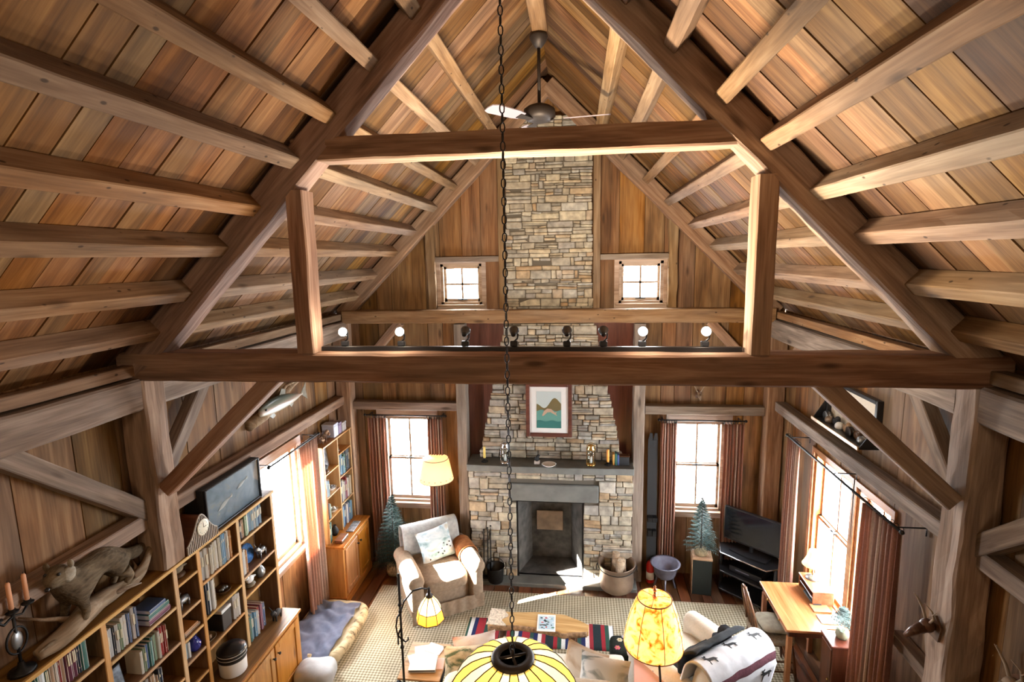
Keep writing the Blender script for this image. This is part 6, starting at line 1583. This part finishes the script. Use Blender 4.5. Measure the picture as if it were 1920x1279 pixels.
# desk chair: bow back with spindles
ch = thing('desk_chair', 'dark wooden bow-back chair pulled up to the desk', 'chair', (2.27, 5.17, .012), PI / 2)
m = MB(); rounded(m, (0, 0, .44), (.20, .20, .022), .4, .45); m.build('seat', plain('rush_seat', (.22, .17, .11), .8, var=.3, scale=50, bump=.4), ch)
m = MB(); m.smooth = True; bow = [(.19 * math.cos(t), .17 + .10 * max(0, math.sin(t)), .45 + .46 * math.sin(t) ** .8 if math.sin(t) > 0 else .45) for t in [PI * i / 22 for i in range(23)]]
m.tube(bow, .013, 8); m.build('back_bow', MT['chairwood'], ch)
for k in range(5):
    x = -.11 + .055 * k; zt = .45 + .46 * math.sin(math.acos(max(-1, min(1, x / .19)))) ** .8; m = MB(); m.smooth = True; m.tube([(x * .85, .165, .45), (x, .25 if abs(x) < .12 else .24, zt - .004)], .007, 6); m.build('spindle', MT['chairwood'], ch)
for sx in (-1, 1):
    for sy in (-1, 1):
        m = MB(); m.smooth = True; m.tube([(sx * .15, sy * .15, .43), (sx * .175, sy * .175, .22), (sx * .20, sy * .20, 0)], [.015, .019, .011], 8); m.build('leg', MT['chairwood'], ch)
m = MB(); m.smooth = True
for z, k in ((.14, .185), (.24, .175)):
    for sx in (-1, 1): m.tube([(sx * k, -k, z), (sx * k, k, z)], .009, 6)
    m.tube([(-k, -k, z + .03), (k, -k, z + .03)], .009, 6); m.tube([(-k, k, z + .03), (k, k, z + .03)], .009, 6)
m.build('stretcher', MT['chairwood'], ch)
c = thing('seat_pad', 'tan folded cloth lying on the seat of the desk chair', 'cushion', (2.30, 5.22, .477)); m = MB(); rounded(m, (0, 0, .03), (.13, .15, .028), .6, .4); m.jitter(.01, 10); m.build('pad', cloth('tan_pad', (.40, .36, .28), .15, 20, .3), c)

# trout mount on the left wall
c = thing('trout_mount', 'mounted trout on a piece of driftwood high on the left wall', 'fish mount', (-2.84, 5.25, 2.72))
def section(u):
    y = -.42 + .84 * u
    hh = .085 * math.sin(PI * min(1, u * 1.0 + .06)) ** .75 * (1 - .45 * u) + .012; return y, hh
m = MB(); m.smooth = True; vs = []; n = 30
for i in range(n + 1):
    y, hh = section(i / n)
    for k in range(14):
        t = 2 * PI * k / 14; vs.append((.075 + .045 * math.cos(t) * (hh / .085), y, .012 * math.sin(i / n * 5) + hh * math.sin(t)))
fs = [(i * 14 + k, i * 14 + (k + 1) % 14, (i + 1) * 14 + (k + 1) % 14, (i + 1) * 14 + k) for i in range(n) for k in range(14)] + [tuple(range(14)), tuple(n * 14 + k for k in range(14))]
m.add(vs, fs)
def fishmat():
    m, nt, n, l = newmat('trout_skin'); b = bsdf(nt, .3, .5); tc = N(nt, 'ShaderNodeTexCoord'); sx = N(nt, 'ShaderNodeSeparateXYZ'); l.new(tc.outputs['Object'], sx.inputs[0])
    ma_ = N(nt, 'ShaderNodeMapRange'); ma_.inputs[1].default_value = -.08; ma_.inputs[2].default_value = .08; l.new(sx.outputs[2], ma_.inputs[0])
    r = ramp(nt, [(.0, (.62, .58, .48)), (.35, (.50, .46, .38)), (.52, (.34, .25, .2)), (.7, (.16, .17, .13)), (1, (.05, .07, .06))]); l.new(ma_.outputs[0], r.inputs[0]); l.new(r.outputs[0], b.inputs['Base Color']); return m
m.build('fish_body', fishmat(), c)
def fin(pts, nm):
    m = MB(); m.prism(pts, .07, .076, Matrix(((0, 0, 1, 0), (1, 0, 0, 0), (0, 1, 0, 0), (0, 0, 0, 1)))); lab(m.build('fin', MT['finm'], c), nm)
MT['finm'] = plain('fin', (.20, .19, .15), .4, var=.3, scale=40)
fin([(.40, .005), (.52, .11), (.50, .01), (.53, -.10), (.40, -.02)], 'forked tail fin'); fin([(-.05, .08), (0, .15), (.08, .12), (.06, .07)], 'fin along the back'); fin([(-.28, -.06), (-.2, -.12), (-.14, -.1), (-.2, -.05)], 'small pale fin under the throat'); fin([(.12, -.05), (.17, -.10), (.22, -.07), (.2, -.035)], 'fin under the belly')
m = MB(); m.smooth = True; m.ball((.112, -.365, .02), (.008, .013, .013), 10, 8); m.build('eye', MT['black'], c)
m = MB(); m.smooth = True; m.tube([(.02, -.55, -.10), (.03, -.3, -.06), (.03, 0, .02), (.03, .3, .12), (.05, .62, .17)], [.05, .06, .045, .03, .012], 10); m.tube([(.03, .0, .05), (.06, .12, .14), (.08, .5, .17)], [.02, .014, .006], 6); m.jitter(.015, 8, 7); m.build('driftwood', MT['drift'], c)

# display shelf on the right wall
c = thing('wall_shelf', 'black framed display shelf of carvings high on the right wall, behind the brace', 'wall shelf', (2.848, 5.08, 2.555))
m = MB(); m.cbox(-.165, -.45, 0, 0, .45, .022); m.build('shelf_board', MT['black'], c)
m = MB(); m.cbox(-.178, -.455, -.004, -.166, .455, .028, .002); lab(m.build('front_lip', MT['slab'], c), 'pale front lip')
m = MB(); m.box(-.006, -.44, .022, 0, .44, .40); m.build('back_panel', MT['cream'], c)
m = MB()
for y0, y1, z0, z1 in ((-.455, -.42, .022, .42), (.42, .455, .022, .42), (-.42, .42, .385, .42)): m.cbox(-.05, y0, z0, .0, y1, z1, .003)
m.build('frame', MT['black'], c)
for s_ in (-1, 1):
    m = MB(); m.prism([(0, .02), (-.16, .02), (-.05, .2), (0, .2)], s_ * .44, s_ * .453, Matrix(((1, 0, 0, 0), (0, 0, 1, 0), (0, 1, 0, 0), (0, 0, 0, 1)))); m.build('side_panel', MT['black'], c)
KN = ['round pewter lure', 'dark carved duck', 'bronze reel', 'dark carved fish', 'white float', 'small dark carved duck', 'bronze float', 'pewter reel']
for k in range(8):
    y = 4.75 + .1 * k; o = thing('carving', '%s on the display shelf, %s from the desk brace end' % (KN[k], NTH[k]), 'ornament', (2.762 + .02 * (k % 2), y, 2.558), 0, 'carvings on the display shelf')
    m = MB(); m.smooth = True
    if k in (0, 4, 6): m.ball((0, 0, .04), .04, 14, 10); m.lathe([(0, 0), (.03, 0), (.02, .012)], 12)
    elif k in (2, 7): m.lathe([(0, -.02), (.045, -.02), (.05, -.012), (.03, -.008), (.03, .008), (.05, .012), (.045, .02), (0, .02)], 18, c=(0, 0, .05), M=Matrix.Rotation(R(90), 4, 'Y'))
    else: m.ball((0, 0, .045), (.03, .055, .04), 12, 8); m.ball((-.01, -.045, .095), (.022, .028, .022), 10, 8); m.tube([(0, -.03, .06), (-.005, -.042, .09)], [.022, .017], 8); m.tube([(0, .04, .05), (0, .075, .075)], [.02, .005], 6)
    m.build('body', MT[('pewter', 'chairwood', 'bronze', 'drift', 'white', 'blackmatte', 'copper', 'pewter')[k]], o)

# skull mounts on the right hand post
def skull(label, x, y, z, s, rz, mat='drift'):
    c = thing('antler_mount', label, 'antler mount', (x, y, z), rz)
    m = MB(); m.smooth = True; m.ball((0, 0, 0), (.045 * s, .05 * s, .05 * s), 12, 8); m.tube([(0, -.02 * s, -.01 * s), (0, -.09 * s, -.05 * s), (0, -.14 * s, -.09 * s)], [.04 * s, .03 * s, .014 * s], 8); m.build('skull', MT[mat], c)
    for sx in (-1, 1):
        m = MB(); m.smooth = True; m.tube([(sx * .02 * s, .0, .03 * s), (sx * .06 * s, .0, .09 * s), (sx * .08 * s, -.03 * s, .16 * s), (sx * .06 * s, -.07 * s, .21 * s)], [.010 * s, .009 * s, .006 * s, .002], 6)
        m.tube([(sx * .075 * s, -.02 * s, .13 * s), (sx * .11 * s, -.02 * s, .17 * s)], [.006 * s, .002], 5); m.build('antler', MT['antler'], c)
    m = MB(); m.prism([(-.05 * s, -.09 * s), (.05 * s, -.09 * s), (.07 * s, .02 * s), (0, .08 * s), (-.07 * s, .02 * s)], 0, .015, Matrix(((1, 0, 0, 0), (0, 0, 1, .045 * s), (0, 1, 0, 0), (0, 0, 0, 1)))); m.build('plaque', MT['chairwood'], c)
    return c
MT['antler'] = plain('antler', (.30, .23, .16), .6)
skull('small dark deer skull with antlers on the inner face of the right wall post', 2.555, 3.40, 1.84, .9, -PI / 2, 'chairwood')
an = skull('small dark antlers hung under the tie beam over the right back window', 1.86, 6.79, 2.47, .6, 0)
skull('pair of pale antlers low on the right wall on this side of the post', 2.78, 3.02, 1.76, 1.0, -PI / 2)
# ------------------------------------------------------------------ light
w = bpy.data.worlds.new('world'); SC.world = w; w.use_nodes = True
nt = w.node_tree; nt.nodes.clear()
bg = nt.nodes.new('ShaderNodeBackground'); ow = nt.nodes.new('ShaderNodeOutputWorld')
bg.inputs[0].default_value = (.88, .94, 1, 1); bg.inputs[1].default_value = 38.0
nt.links.new(bg.outputs[0], ow.inputs[0])

def light(name, kind, loc, energy, col=(1, 1, 1), size=.05, rot=None, target=None, **kw):
    d = bpy.data.lights.new(name, kind); d.energy = energy; d.color = col
    if kind in ('POINT', 'SPOT'): d.shadow_soft_size = size
    for k, v in kw.items(): setattr(d, k, v)
    o = bpy.data.objects.new(name, d); COL.objects.link(o); o.location = loc
    if target is not None: o.rotation_euler = (V(target) - V(loc)).to_track_quat('-Z', 'Y').to_euler()
    elif rot is not None: o.rotation_euler = rot
    return o
def portal(name, mw, a0, a1, z0, z1):
    d = bpy.data.lights.new(name, 'AREA'); d.shape = 'RECTANGLE'; d.size = a1 - a0; d.size_y = z1 - z0; d.cycles.is_portal = True
    o = bpy.data.objects.new(name, d); COL.objects.link(o)
    c = mw @ V(((a0 + a1) / 2, .14, (z0 + z1) / 2)); inn = (mw.to_3x3() @ V((0, -1, 0)))
    o.location = c; o.rotation_euler = inn.to_track_quat('-Z', 'Y').to_euler()
for i, (mw, w_) in enumerate(((mb_, WIN['bl']), (mb_, WIN['br']), (mb_, WIN['ul']), (mb_, WIN['ur']), (mr_, RW1), (mr_, RW2), (ml_, LW))):
    portal('window_portal', mw, *w_)
sd = V((2.95, 1.4, -1.65))
sun = light('sun', 'SUN', (-9, 0, 8), 330.0, (1, .95, .87)); sun.rotation_euler = sd.to_track_quat('-Z', 'Y').to_euler(); sun.data.angle = .009
WARM = (1, .74, .45); HAL = (1, .86, .66)
for x in TRACK_ON:
    light('track_spot', 'SPOT', (x, YT - .06, 3.77), 15 if x < 0 else 54, (1, .74, .48) if x < 0 else (1, .92, .8), .04, target=(x * 2.2, .3, 5.6), spot_size=R(125), spot_blend=1)
for x in TRACK_ON: light('bulb_glow', 'POINT', (x, YT + .045, 3.745), 2.2, HAL, .015)
for x in TRACK_OFF:
    light('track_spot_far', 'SPOT', (x, YT + .22, 3.78), 80, (1, .82, .6), .04, target=(x * 2.6 + .6, 4.7, 5.6), spot_size=R(165), spot_blend=.7)
# unseen warm fill lights added behind the viewer to brighten the room
for x in (-1.3, 1.5):
    light('fill_light', 'POINT', (x, -1.2, 4.3), 46, (1, .76, .5), .25)
vs = SC.view_settings; vs.view_transform = 'Standard'; vs.look = 'None'; vs.gamma = 1; vs.use_curve_mapping = False; vs.exposure = 0.68
cy_ = SC.cycles; cy_.max_bounces = 7; cy_.diffuse_bounces = 4; cy_.glossy_bounces = 3; cy_.transmission_bounces = 5; cy_.transparent_max_bounces = 8
cy_.sample_clamp_indirect = 6; cy_.use_denoising = True; cy_.caustics_reflective = False; cy_.caustics_refractive = False
for nm, p, e in LIGHTS: light(nm, 'POINT', p, e, (1, .72, .42), .03)
